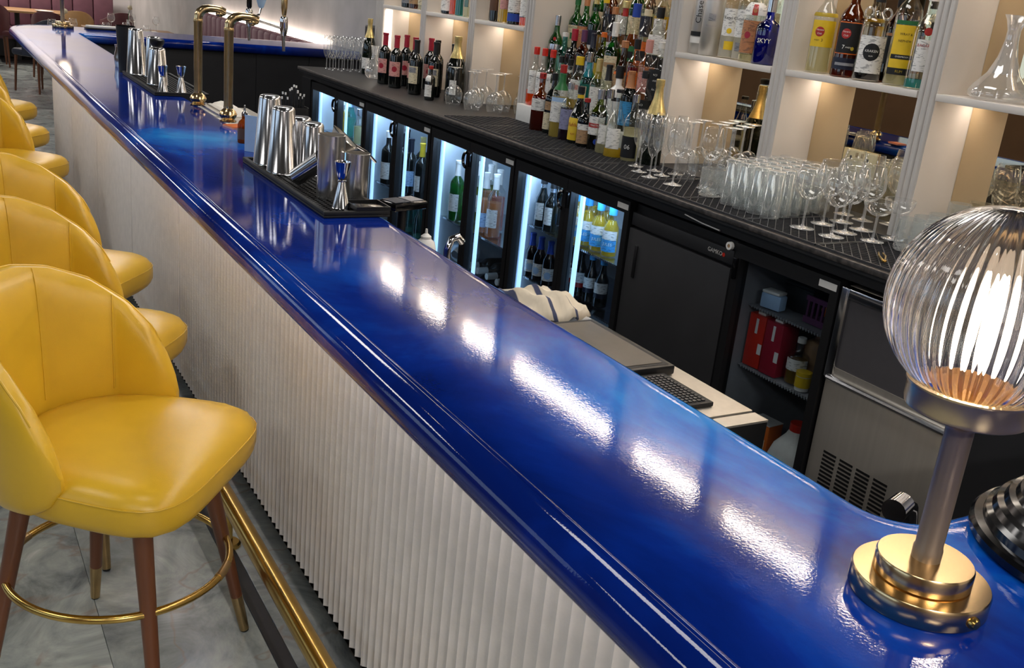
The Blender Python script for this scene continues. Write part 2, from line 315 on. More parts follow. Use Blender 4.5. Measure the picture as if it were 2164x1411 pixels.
for i, x in enumerate((.745, 1.345, 1.945, 2.5)): tile_row(x, min(x+.6 if x < 2.4 else 3.09, 3.09), (9.1, 8.5)[i % 2], 8.5, 18)
for i in range(3): tile_row(.98+.7*i, 1.68+.7*i, 1.0, -1, 8.0, 'tile_dark')
struct(MB().box(-4.05, 3.25, -3.1, 18.1, 3.0, 3.1).build('ceiling', 'ceiling_paint'))
struct(MB().box(3.1, 3.25, -3.1, 18.1, -.06, 3.1).build('wall_right', 'concrete'))
struct(MB().box(-4.05, 3.25, 18, 18.15, -.06, 3.1).build('wall_far', 'wall_far'))
struct(MB().box(-4.05, 3.25, -3.15, -3, -.06, 3.1).build('wall_near', 'concrete_dark'))
wl = MB(); wy = [(-.1, 3.1), (4.4, 7.6), (8.9, 12.1)]; y = -3
for a, b in wy+[(18, 18)]:
    wl.box(-4.05, -3.9, y, a, -.06, 3.1); y = b
    if b < 18: wl.box(-4.05, -3.9, a, b, -.06, 1.25).box(-4.05, -3.9, a, b, 2.75, 3.1)
struct(wl.build('wall_left', 'wall_brown'))
for n, (a, b) in enumerate(wy):
    fr = MB().box(-4.02, -3.93, a, a+.06, 1.25, 2.75).box(-4.02, -3.93, b-.06, b, 1.25, 2.75).box(-4.02, -3.93, a+.06, b-.06, 1.25, 1.31).box(-4.02, -3.93, a+.06, b-.06, 2.69, 2.75).box(-4.02, -3.93, (a+b)/2-.03, (a+b)/2+.03, 1.31, 2.69)
    w = struct(fr.build('window_%d' % (n+1), 'navy'))
    for q in (0, 1): MB().box(-3.98, -3.972, a+.06+q*((b-a)/2-.03), (a+b)/2-.03+q*((b-a)/2-.03), 1.31, 2.69).build('pane', 'window_glass', w)
# ceiling downlights (a row above the back bar and rows over the room)
dl = MB().lathe([(.0, -.004), (.034, -.004), (.034, .0)], 20).mesh('diffuser'); dl.materials.append(M('downlight_glow'))
dr = MB().lathe([(.034, 0), (.034, -.012), (.05, -.012), (.054, -.004), (.054, 0)], 24).mesh('trim_ring', True); dr.materials.append(M('white'))
ORD = ['nearest', 'second nearest', 'third', 'fourth', 'fifth', 'sixth', 'seventh', 'farthest']
for n, (x, y) in enumerate([(2.35+.05*(i % 2), -.2+1.25*i) for i in range(8)]+[(.2, 1.2+2.4*i) for i in range(6)]):
    t = thing('ceiling_downlight', ('round white ceiling downlight above the back bar, %s in its row' % ORD[n] if n < 8 else 'round white ceiling downlight above the stools, %s in its row' % ORD[n-8]), 'ceiling light', (x, y, 2.998),
              group='ceiling downlights above the back bar' if n < 8 else 'ceiling downlights above the stools')
    inst('diffuser', dl, None, t); inst('trim_ring', dr, None, t)
    l = bpy.data.lights.new('downlight', 'SPOT'); l.energy = 5 if n < 8 else 16; l.spot_size = 1.5; l.spot_blend = .6; l.shadow_soft_size = .04; l.color = (1, .94, .87)
    o = bpy.data.objects.new('downlight', l); COL.objects.link(o); o.parent = t; o.location = (0, 0, -.03)
# ================================================================== the bar
ZB = 1.15
BARV = [(.573, -.15, .1), (2.1, -.15, .04), (2.1, .69, .04), (1.012, .69, .06), (1.012, 7.72, .03), (3.08, 7.72, .04), (3.08, 8.36, .04), (.573, 8.36, .45)]
def outline(o, seg=8):
    n = len(BARV); out = []
    P = [Vector((v[0], v[1])) for v in BARV]
    def edge(i):
        d = (P[(i+1) % n]-P[i]).normalized(); return P[i]+Vector((-d.y, d.x))*o, d
    for i in range(n):
        (a, d1), (b, d2) = edge(i-1), edge(i); r = BARV[i][2]; cr = d1.x*d2.y-d1.y*d2.x
        t = ((b.x-a.x)*d2.y-(b.y-a.y)*d2.x)/cr; c = a+d1*t
        rr = r-o if cr > 0 else r+o; rr = max(rr, .003); s = 1 if cr > 0 else -1
        cen = c-d1*rr+Vector((-d1.y, d1.x))*rr*s
        a0 = math.atan2(-s*d1.x, s*d1.y); sweep = s*PI/2
        for k in range(seg+1):
            q = a0+sweep*k/seg; out.append((cen.x+rr*math.cos(q), cen.y+rr*math.sin(q)))
    return out
bar = thing('bar_counter', 'long bar with a glossy deep blue resin top and white fluted front', 'bar counter', (.86, 4, 0))
OB = Vector((-.86, -4, 0))
def B(mb, name, mat, smooth=False, auto=.7, parent=None): return mb.build(name, mat, parent or bar, smooth, OB if parent is None else None, None, auto)
R = .033; rings = [(.075, 0), (.05, 0)]+[(R-R*math.sin(a), -R+R*math.cos(a)) for a in [i*PI/12 for i in range(13)]]+[(.09, -2*R)]
v = []; f = []
for o, z in rings: v += [(x, y, ZB+z) for x, y in outline(o)]
n = len(outline(0))
for i in range(len(rings)-1):
    for k in range(n): f.append((i*n+k, i*n+(k+1) % n, (i+1)*n+(k+1) % n, (i+1)*n+k)[::-1])
f.append(tuple(range(n))); f.append(tuple((len(rings)-1)*n+k for k in range(n))[::-1])
top = B(MB().add(v, f), 'bar_top', 'blue_resin', auto=1.2)
ol = outline(.043, 8); bead = ol[7*9:7*9+9]+[ol[8]]
MB().tube([(x, y, ZB-.0034) for x, y in [ol[7*9]]+ol[7*9+1:7*9+9]+[(.616, 7.0-i*.5) for i in range(14)]+[(.616, .05)]], .0058, 12).build('edge_bead', 'blue_resin', top, True)
ol = outline(.026, 8)
# fluted front, one moulded panel per metre
def flute_panel(y0, y1):
    nr = 26; pts = []; us = (0, .04, .1, .17, .26, .38, .5, .62, .74, .83, .9, .96)
    for i in range(nr):
        for u in us: pts.append((y0+(y1-y0)*(i+u)/nr, -.0175*abs(2*u-1)**1.5))
    pts.append((y1, -.0155)); v = []; f = []
    for y, d in pts: v += [(.863+d, y, .10), (.863+d, y, 1.084), (.884, y, .10)]
    for i in range(len(pts)-1):
        a, b = 3*i, 3*i+3; f.append((a, a+1, b+1, b)); f.append((a, b, b+2, a+2))
    v += [(.884, y0, 1.084), (.884, y1, 1.084)]; f.append((0, 2, len(v)-2, 1)); e = 3*(len(pts)-1); f.append((e, e+1, len(v)-1, e+2))
    return MB().add(v, f)
PJ = [-.11, .91, 1.93, 2.95, 3.965, 4.985, 6.03, 7.06, 8.08]
for a, b in zip(PJ, PJ[1:]): B(flute_panel(a+.0008, b-.0008), 'fluted_panel', 'plaster_flute', auto=1.0)
B(MB().box(.884, .985, -.11, 8.08, .1, 1.0835), 'carcass', 'charcoal')
B(MB().box(.905, .985, -.11, 8.08, 0, .1), 'kick_plate', 'black')
B(MB().box(.985, 2.0, -.11, .55, 0, 1.0835), 'near_return_carcass', 'charcoal')
B(MB().box(.985, 3.08, 7.8, 8.08, 0, 1.0835).box(.985, 3.08, 7.79, 7.8, .0, 1.08), 'far_return_carcass', 'charcoal_panel')
for i in range(5): B(MB().box(1.0+.416*i, 1.41+.416*i, 7.782, 7.79, .05, 1.075), 'back_panel', 'charcoal_panel')
lb = MB()
for i in range(100): lb.box(.785, .80, -.05+.0805*i, .03+.0805*i, 1.072, 1.0835)
led = B(lb, 'light_strip', 'led_bar'); led['kind'] = 'stuff'; led['label'] = 'glowing warm light strip under the overhang'
# brass foot rail
rail = thing('foot_rail', 'long polished brass foot rail on brackets below the fluted bar front', 'foot rail', (.705, 4, 0))
MB().tube([(0, -4.3, .215), (0, 3.9, .215)], .026, 18).build('rail', 'brass', rail, True)
for y in (-3.45, -2.35, -1.25, -.15, .95, 2.05, 3.15):
    b = MB().tube([(.03, y, .004), (.03, y, .11), (.025, y, .15), (.0, y, .2)], .011, 10).lathe([(0, .014), (.03, .014), (.036, .008), (.036, 0)], 20, at=(.03, y, 0))
    b.build('bracket', 'brass', rail, True)
# ================================================================== back bar: counter, shelving, mirrors
UP = [(6.22, 6.34), (5.577, 5.649), (4.961, 5.032), (4.355, 4.435), (3.24, 3.315), (2.628, 2.70), (2.004, 2.07), (1.385, 1.45), (.765, .83)]
XF, XM, ZC = 2.6, 2.785, 1.12
ct = thing('back_counter', 'long dark back counter with a worn front edge below the shelving', 'counter', (2.45, 3.5, 0))
OC = (-2.45, -3.5, 0)
def C_(mb, name, mat, auto=.7, parent=None): return mb.build(name, mat, parent or ct, False, OC, None, auto)
C_(MB().box(2.185, 3.09, .65, 6.58, 1.09, ZC), 'worktop', 'counter_top')
C_(MB().box(2.172, 2.185, .65, 6.58, 1.102, ZC, .003), 'front_edge', 'worn_edge')
C_(MB().box(2.21, 2.24, .65, 6.56, 1.056, 1.09), 'fascia', 'black')
C_(MB().box(2.225, 2.72, .65, 6.5, 0, .095), 'plinth', 'black')
C_(MB().box(2.21, 2.72, .65, 1.375, .095, 1.056), 'end_cabinet', 'charcoal_panel')
C_(MB().box(2.2, 2.75, 6.39, 6.56, .095, 1.056), 'end_panel', 'black')
C_(MB().box(2.74, 2.76, .65, 6.56, .095, 1.09), 'rear_panel', 'black')
su = thing('shelving_unit', 'tall white back bar shelving with reeded uprights, mirrors and lit shelves', 'shelving', (2.7, 3.5, ZC))
OS = (-2.7, -3.5, -ZC)
def S_(mb, name, mat, parent=None, auto=.7): return mb.build(name, mat, parent or su, False, OS, None, auto)
for i, (a, b) in enumerate(UP):
    u = S_(MB().box(XF+.006, XM+.02, a, b, ZC, 2.54), 'upright', 'paint_shaded' if 0 else 'paint')
    w = b-a; nb = 3 if w < .1 else 5; v = []; f = []
    for k in range(nb):
        c = a+w*(k+.5)/nb; q = w/nb*.42
        for j in range(7):
            an = PI*j/6; y = c-q*math.cos(an); x = XF+.006-.007*math.sin(an); v += [(x, y, ZC), (x, y, 2.54)]
        for j in range(6): e = (k*7+j)*2; f.append((e, e+1, e+3, e+2)[::-1])
    MB().add(v, f).build('reeding', 'paint_shaded', u)
bays = [(UP[k+1][1], UP[k][0]) for k in range(8)]
ALC = 3
for k, (a, b) in enumerate(bays):
    xm = XM
    if k == ALC: continue
    S_(MB().box(xm, xm+.006, a+.001, b-.001, ZC, 2.0), 'mirror', 'mirror_bronze'); S_(MB().box(xm, xm+.006, a+.001, b-.001, 2.0, 2.5), 'back_panel', 'paint')
    for z in (1.562, 2.02):
        s = S_(MB().box(XF, xm-.001, a+.0008, b-.0008, z-.021, z, .0015), 'shelf', 'paint')
        MB().box(xm-.03, xm-.018, a+.02, b-.02, z-.0235, z-.0212).build('shelf_light', 'led_warm', s)
    S_(MB().box(2.698, 2.709, a+.015, b-.015, 2.486, 2.4985), 'top_light', 'led_top')
S_(MB().box(XF-.01, 3.06, UP[-1][0], UP[0][1], 2.54, 2.6), 'cornice', 'paint')
S_(MB().box(XF+.01, 3.06, UP[-1][0], UP[0][1], 2.5, 2.54), 'top_board', 'paint')
a, b = bays[ALC]
S_(MB().box(XM+.02, 3.06, b, b+.02, ZC, 2.5), 'alcove_side', 'paint'); S_(MB().box(XM+.02, 3.06, a-.02, a, ZC, 2.5), 'alcove_side', 'paint')
S_(MB().box(3.04, 3.046, a, b, ZC, 2.1), 'mirror', 'mirror_bronze'); S_(MB().box(3.04, 3.046, a, b, 2.1, 2.5), 'back_panel', 'paint')
S_(MB().box(XF+.02, 3.08, UP[-1][0], UP[0][1], 2.602, 2.99), 'reflection_blocker', 'charcoal')  # added unseen dark box, keeps the bar-top reflection deep blue
S_(MB().box(2.698, 2.709, a+.02, b-.02, 2.486, 2.4985), 'top_light', 'led_top')
S_(MB().box(2.62, 2.665, 6.2155, 6.2195, 1.13, 1.53), 'end_light', 'led_end')
# stepped bottle display in the alcove
TZ = [1.205, 1.315, 1.43, 1.53]; TX = [2.555, 2.665, 2.765, 2.862, 3.035]
st = thing('bottle_display_step', 'white stepped riser filling the alcove under the crowded spirit bottles', 'display stand', (2.7, (a+b)/2, ZC))
for k in range(4): MB().box(TX[k]-2.7, TX[k+1]-2.7-.0005, a-(a+b)/2+.004, b-(a+b)/2-.004, 0 if k else .0, TZ[k]-ZC, .002).build('step', 'white', st)
# rubber lattice mats on the counter
def lattice(w, d):
    m = MB(); p = .0235; t = .0022; h = .006
    m.box(-w/2, w/2, -d/2, -d/2+.005, 0, h).box(-w/2, w/2, d/2-.005, d/2, 0, h).box(-w/2, -w/2+.005, -d/2, d/2, 0, h).box(w/2-.005, w/2, -d/2, d/2, 0, h)
    for s in (1, -1):
        c = -(w+d)/2+p
        while c < (w+d)/2:
            pts = []   # clip the line y = s*x + c to the mat
            for x in (-w/2, w/2):
                y = s*x+c
                if -d/2 <= y <= d/2: pts.append((x, y))
            for y in (-d/2, d/2):
                x = s*(y-c)
                if -w/2 < x < w/2: pts.append((x, y))
            if len(pts) >= 2:
                (xa, ya), (xb, yb) = pts[0], pts[1]; L = math.hypot(xb-xa, yb-ya)
                if L > .004:
                    nx, ny = -(yb-ya)/L*t/2, (xb-xa)/L*t/2
                    m.prism([(xa+nx, ya+ny), (xa-nx, ya-ny), (xb-nx, yb-ny), (xb+nx, yb+ny)], .001, h*.85)
            c += p*1.414
    return m.mesh('lattice')
lat = lattice(.36, .30); lat.materials.append(M('mat_rib')); basem = MB().box(-.18, .18, -.15, .15, 0, .0012).mesh('base'); basem.materials.append(M('black_rubber'))
MATN = ['nearest the ice machine end of the counter', 'under the stemmed wine glasses', 'under the front highball glasses', 'between the highball glasses and the flutes', 'in front of the clear spirits', 'in front of the left spirit bottles', 'by the white upright beside the spirit display', 'in front of the upturned wine glasses', 'beside the big champagne bottle', 'in front of the red wine bottles']
for i in range(10):
    t = thing('bar_mat', 'black lattice bar mat on the back counter '+MATN[i], 'bar mat', (2.375, 1.52+.305*i, ZC+.0005), group='lattice mats along the back counter')
    inst('base', basem, None, t); inst('lattice', lat, None, t)['kind'] = 'stuff'
# ================================================================== fridges
def text_x(s, size, parent, mat, x, y, z, name='lettering', maxw=None, squash=1):   # lettering on a face that looks towards -X
    return text_flat(s, size, parent, mat, lambda u, v: (x, y-u, z+v), name, squash, maxw)
def fridge(y0, y1, name, label, doors=2, lit=True, shelves=(.45, .72), plate=True):
    t = thing(name, label, 'fridge', (2.21, (y0+y1)/2, .095)); O = Vector((-2.21, -(y0+y1)/2, -.095)); e = .0015
    def F(mb, nm, mat, p=None, lab=None):
        o = mb.build(nm, mat, p or t, False, O if p is None else None, None, .7)
        if lab: o['label'] = lab
        return o
    a, b = y0+e, y1-e
    F(MB().box(2.245, 2.715, a, b, .0955, .15).box(2.245, 2.715, a, b, 1.005, 1.05).box(2.245, 2.7, a, a+.02, .15, 1.005).box(2.245, 2.7, b-.02, b, .15, 1.005).box(2.7, 2.715, a, b, .15, 1.005), 'cabinet', 'black')
    F(MB().box(2.25, 2.699, a+.02, a+.024, .154, 1.0).box(2.25, 2.699, b-.024, b-.02, .154, 1.0).box(2.695, 2.6995, a+.024, b-.024, .154, 1.0).box(2.25, 2.695, a+.024, b-.024, .15, .154).box(2.25, 2.695, a+.024, b-.024, 1.0, 1.004), 'liner', 'liner' if lit else 'grey')
    for z in shelves:
        s = MB().box(2.28, 2.69, a+.026, b-.026, z-.004, z-.001)
        for k in range(int((b-a-.06)/.012)): s.box(2.276, 2.281, a+.03+.012*k, a+.034+.012*k, z-.006, z+.003)
        F(s, 'wire_shelf', 'steel' if lit else 'grey')
    w = (b-a)/doors
    for k in range(doors):
        p, q = a+w*k+.001, a+w*(k+1)-.001; s = .03
        d = F(MB().box(2.205, 2.243, p, p+s, .1, 1.045).box(2.205, 2.243, q-s, q, .1, 1.045).box(2.205, 2.243, p+s, q-s, 1.0, 1.045).box(2.205, 2.243, p+s, q-s, .1, .16), 'door', 'black')
        d2 = d
        MB().box(2.226, 2.23, p+s, q-s, .16, 1.0).build('glass', 'pane', d)
        if doors == 2 and k == 1:
            MB().tube([(2.202, p+s*.7+.034*math.cos(x), .955+.034*math.sin(x)) for x in [PI/2-PI*j/10 for j in range(11)]], .0075, 8).build('handle', 'black_gloss', d, True)
        else: MB().box(2.192, 2.206, q-.024, q-.01, .93, 1.0, .003).build('handle', 'black_gloss', d)
        if plate and k == 0:
            pl = MB().box(2.2035, 2.2055, p+.008, p+.075, 1.012, 1.032).build('name_plate', 'white', d)
            for j in range(3): pass
        if lit:
            l = F(MB().box(2.252, 2.262, q-.052, q-.03, .17, .985), 'light_tube', 'led_cool', None, 'glowing cool white light tube')
            F(MB().box(2.27, 2.29, p+.04, q-.06, .994, .9995), 'top_light', 'cool_fill', None, 'added glowing fill bar under the fridge ceiling')  # added fill to brighten the bottles from above
    return t
fridge(5.46, 6.385, 'bottle_fridge', 'black double-door bottle fridge, leftmost under the back counter with a green-labelled bottle', shelves=(.45, .745))
fridge(4.57, 5.455, 'bottle_fridge', 'black double-door bottle fridge holding dark wine bottles with white labels', shelves=(.36, .60))
fridge(3.72, 4.565, 'bottle_fridge', 'black double-door bottle fridge holding rose wine and white capped bottles', shelves=(.36, .60))
fridge(2.872, 3.715, 'bottle_fridge', 'black double-door bottle fridge holding yellow bottles with blue labels', shelves=(.53, .765))
fridge(1.865, 2.305, 'glass_door_fridge', 'black unlit single-door fridge holding red cartons and a milk jug', doors=1, lit=False, shelves=(.64, .845))
# solid black cabinet
t = thing('black_cooler', 'solid black under-counter cooler with white maker lettering', 'cooler', (2.21, 2.59, .095)); O = (-2.21, -2.59, -.095)
MB().box(2.235, 2.71, 2.313, 2.868, .0955, 1.04).build('cabinet', 'black', t, False, O)
d = MB().box(2.21, 2.2345, 2.316, 2.865, .1, .955, .002).build('door', 'charcoal_panel', t, False, O)
MB().box(2.2055, 2.21, 2.80, 2.815, .78, .9, .001).build('handle', 'black', d)
q = MB().box(2.215, 2.2345, 2.316, 2.865, .965, 1.012, .002).build('top_rail', 'charcoal_panel', t, False, O)
text_x('GAMKO', .02, q, 'white', 2.2145, 2.405, .988)
MB().lathe([(0, .0), (.007, 0)], 12).build('emblem', 'red_bright', q, loc=(2.2143, 2.362, .988), rot=(0, -PI/2, 0))
# ice machine
t = thing('ice_machine', 'stainless steel ice machine with grey hatch and black vents', 'ice machine', (2.21, 1.62, .095)); O = (-2.21, -1.62, -.095)
MB().box(2.24, 2.71, 1.383, 1.86, .0955, 1.035).build('cabinet', 'steel_brushed', t, False, O)
MB().box(2.218, 2.239, 1.383, 1.86, .1, .755, .003).build('lower_panel', 'steel_brushed', t, False, O)
h = MB().box(2.205, 2.239, 1.83, 1.86, .765, 1.035, .004).box(2.205, 2.239, 1.383, 1.413, .765, 1.035, .004).box(2.205, 2.239, 1.41, 1.833, 1.005, 1.035, .004).build('hatch_frame', 'steel', t, False, O)
MB().box(2.216, 2.239, 1.413, 1.83, .80, 1.005).build('hatch', 'hatch_grey', t, False, O)
MB().box(2.214, 2.2385, 1.413, 1.83, .765, .80).build('hatch_lower_band', 'steel_brushed', t, False, O)
MB().tube([(2.205, 1.40, .768), (2.205, 1.845, .768)], .008, 8).build('hatch_handle', 'steel', t, True, O)
vm = MB().box(-.0006, .001, -.024, .024, -.0035, .0035).mesh('vent_slot'); vm.materials.append(M('ink'))
for c in range(4):
    for r in range(10): inst('vent_slot', vm, None, t, (2.2175-2.21, 1.785-.062*c-1.62, .545-.0125*r-.095))
MB().box(2.2165, 2.2182, 1.47, 1.53, .775, .79).build('rating_label', 'silver_cap', t, False, O)

# ================================================================== stools
def interp(tab, x):
    for (a, p), (b, q) in zip(tab, tab[1:]):
        if x <= b: return p+(q-p)*(x-a)/(b-a)
    return tab[-1][1]
def make_stool(label, loc, rz):
    t = thing('bar_stool', label, 'bar stool', loc, rz, 'yellow leather bar stools')
    # seat: plan outline is round at the back and a soft square in front
    def plan(a, s=1.0):
        c, d = math.cos(a), math.sin(a)
        p = 5.0 if c > 0 else 2.3
        rx, ry = (.272 if c > 0 else .235), (.268+.018*min(1, max(0, c*1.6)))
        if c < 0: ry = .268-.03*min(1, -c*1.2)
        g = 1/((abs(c/rx)**p+abs(d/ry)**p)**(1/p)); return g*c*s, g*d*s
    prof = [(.0, .668), (.45, .666), (.75, .659), (.9, .648), (.965, .634), (.992, .620), (.998, .616), (1.0, .611), (1.004, .60), (1.0, .57), (.975, .552), (.93, .541), (.7, .536), (.0, .536)]
    seg = 44; v = []; f = []; n = len(prof)
    for k in range(seg):
        for s, z in prof: x, y = plan(2*PI*k/seg, max(s, .002)); v.append((x, y, z))
    for k in range(seg):
        for i in range(n-1): j = (k+1) % seg; f.append((k*n+i, j*n+i, j*n+i+1, k*n+i+1))
    seat = MB().add(v, f).build('seat', 'leather', t, True)
    MB().tube([(*plan(2*PI*k/60, 1.0), .6165) for k in range(60)], .0017, 6, closed=True).build('piping', 'leather', seat, True)
    # barrel back: upholstered shell of channels, thick, falling to the seat at both ends
    top = [(0, 1.005), (12, 1.003), (30, .985), (50, .945), (68, .882), (80, .82), (88, .755), (93, .705), (96, .66)]
    bot = [(0, .545), (60, .548), (80, .56), (90, .585), (96, .63)]
    seams = (-98, -61, -20.5, 20.5, 61, 98)
    NA = 73; v = []; f = []; ring = 22
    for i in range(NA):
        th = -96+192*i/(NA-1); a = PI-math.radians(th); zt, zb = interp(top, abs(th)), interp(bot, abs(th))
        d = min(abs(th-s) for s in seams); pill = .014*(1-math.exp(-(d/7)**1.2))
        endt = max(0, (abs(th)-84)/12); thick = .046*(1-.75*endt**2)
        for k in range(ring):
            q = 2*PI*k/ring; cu, cv = math.cos(q), math.sin(q)
            u = (abs(cu)**.45)*(1 if cu > 0 else -1); w = (abs(cv)**.75)*(1 if cv > 0 else -1)
            z = (zt+zb)/2+w*(zt-zb)/2
            flare = .018*(z-.55)/.45
            r = .262+flare+u*thick/2
            if u < 0: r -= pill*max(0, 1-abs(w)**6)
            else: r += pill*.25*max(0, 1-abs(w)**6)
            v.append((r*math.cos(a)-.005, r*math.sin(a), z))
    for i in range(NA-1):
        for k in range(ring): j = (k+1) % ring; f.append((i*ring+k, i*ring+j, (i+1)*ring+j, (i+1)*ring+k))
    f.append(tuple(range(ring))[::-1]); f.append(tuple((NA-1)*ring+k for k in range(ring)))
    back = MB().add(v, f).build('backrest', 'leather', t, True)
    pp = []
    for i in range(NA):
        th = -85+170*i/(NA-1); a = PI-math.radians(th); z = interp(top, abs(th)); r = .262+.018*(z-.55)/.45
        pp.append(((r+.012)*math.cos(a)-.005, (r+.012)*math.sin(a), z-.0015))
    MB().tube(pp, .0026, 6).build('piping', 'leather', back, True)
    for s in seams[1:-1]:
        a = PI-math.radians(s); zt = interp(top, abs(s)); pts = []
        zb = interp(bot, abs(s))
        for i in range(14):
            w = ((.66-(zt+zb)/2)/((zt-zb)/2)); w = w+(.985-w)*i/13; cv = (1 if w > 0 else -1)*abs(w)**(1/.75); u = -(max(0, 1-cv*cv)**.5)**.45
            z = (zt+zb)/2+w*(zt-zb)/2; r = .262+.018*(z-.55)/.45+u*.0245; pts.append((r*math.cos(a)-.005, r*math.sin(a), z))
        MB().tube(pts, .0022, 6).build('seam', 'leather', back, True)
    # legs
    for a in (42, 132, -138, -48):
        a = math.radians(a); c, s = math.cos(a), math.sin(a)
        P = lambda z: ((.318-.115*z/.55)*c, (.318-.115*z/.55)*s, z)
        lg = MB().tube([P(.118), P(.3), P(.55)], [.0155, .0185, .0235], 18).build('leg', 'walnut', t, True)
        MB().tube([P(.006), P(.118)], [.0125, .0162], 18).build('brass_cap', 'brass_dull', lg, True)['label'] = 'brass foot cap'
        MB().tube([P(.0005), P(.007)], [.011, .0115], 12).build('glide', 'black', lg, True)
    rr = .2585
    ring_o = MB().tube([(rr*math.cos(2*PI*k/72), rr*math.sin(2*PI*k/72), .31) for k in range(72)], .0095, 12, closed=True).build('foot_ring', 'brass', t, True)
    for a in (4, -178): MB().tube([(rr*math.cos(math.radians(a+q)), rr*math.sin(math.radians(a+q)), .31) for q in (-7, -3.5, 0, 3.5, 7)], .0108, 12).build('sleeve', 'brass_dull', ring_o, True)
    return t
H0 = math.radians(-38)
s0 = make_stool('yellow leather bar stool nearest the camera with its whole seat in view', (.345, 2.287, 0), H0)
for (x, y, a, lab) in ((.345, 3.05, -37, 'second yellow leather bar stool, just behind the nearest one'),
                       (.375, 3.765, -39, 'third yellow leather bar stool from the camera, mostly hidden by the second'),
                       (.335, 5.80, -40, 'fourth yellow leather bar stool, standing alone past a gap in the row'),
                       (.345, 6.77, -38, 'fifth yellow leather bar stool, second from the far end of the row'),
                       (.38, 7.82, -37, 'farthest yellow leather bar stool at the end of the bar')):
    dup(s0, (x, y, 0), math.radians(a), lab)
# ================================================================== globe lamps
def make_lamp(label, loc, rz):
    t = thing('table_lamp', label, 'lamp', loc, rz)
    MB().lathe([(0, 0), (.0705, 0), (.072, .002), (.072, .022), (.0705, .0245), (.048, .0245)], 64).build('lower_base', 'gold_mirror', t)
    u = MB().lathe([(.048, .0242), (.0505, .026), (.0505, .043), (.049, .0455), (0, .0455)], 64).build('upper_base', 'gold_mirror', t)
    MB().lathe([(.0152, .0455), (.0152, .058), (.0142, .060), (.0142, .196), (.017, .2), (.024, .208), (.027, .212)], 32).build('stem', 'bronze', t)
    cup = MB().lathe([(.027, .2115), (.054, .214), (.0595, .217), (.0605, .221), (.0605, .238), (.0625, .241), (.0625, .2435), (.0585, .2445), (.0585, .224), (.0, .222)], 64).build('gallery', 'brass_satin', t)
    MB().tube([(.0595, 0, .229), (.0655, 0, .229)], .0035, 10).build('grub_screw', 'chrome', cup, True)
    sw = MB().lathe([(.0, .0), (.007, 0), (.007, .004), (.005, .007), (0, .0075)], 16).build('switch_knob', 'brass', t, False, (-.0705*math.cos(1.25), -.0705*math.sin(1.25), .012)); sw.rotation_euler = (0, -PI/2, 1.25)
    # ribbed globe: real vertical ribs
    nr = 54; seg = nr*8; prof = []
    for i in range(29):
        a = -1.02+(PI/2+1.02)*i/28; prof.append((.1*math.cos(a), .1*math.sin(a)))
    z0 = .24-prof[0][1]; v = []; f = []; n = len(prof)
    for k in range(seg):
        a = 2*PI*k/seg; w = math.cos(nr*a)
        for r, z in prof:
            g = r*(1+.0095*w*min(1, r/.05)); v.append((max(g, .0005)*math.cos(a), max(g, .0005)*math.sin(a), z+z0))
    for k in range(seg):
        for i in range(n-1): j = (k+1) % seg; f.append((k*n+i, j*n+i, j*n+i+1, k*n+i+1))
    inn = [(r*.94, z+z0) for r, z in prof[:-1]]+[(0, prof[-1][1]*.94+z0)]
    g_ = MB().add(v, f); w0 = MB().lathe(inn, 64); g_.add(w0.v, [q[::-1] for q in w0.f]); g_.build('globe', 'globe_glass', t, True)
    b = MB().lathe([(.0, .262), (.014, .263), (.021, .27), (.0265, .29), (.0265, .325), (.022, .345), (.012, .355), (0, .358)], 28).build('bulb', 'bulb_glow', t, True)
    MB().lathe([(.013, .2225), (.013, .264), (.0, .264)], 20).build('lamp_holder', 'brass_dull', t)
    return t
lamp = make_lamp('brass table lamp with a ribbed glass globe at the near end of the blue bar', (.893, .568, ZB+.0006), math.radians(14))
dup(lamp, (.94, 8.12, ZB+.0006), .4, 'brass table lamp on the far corner of the blue bar')
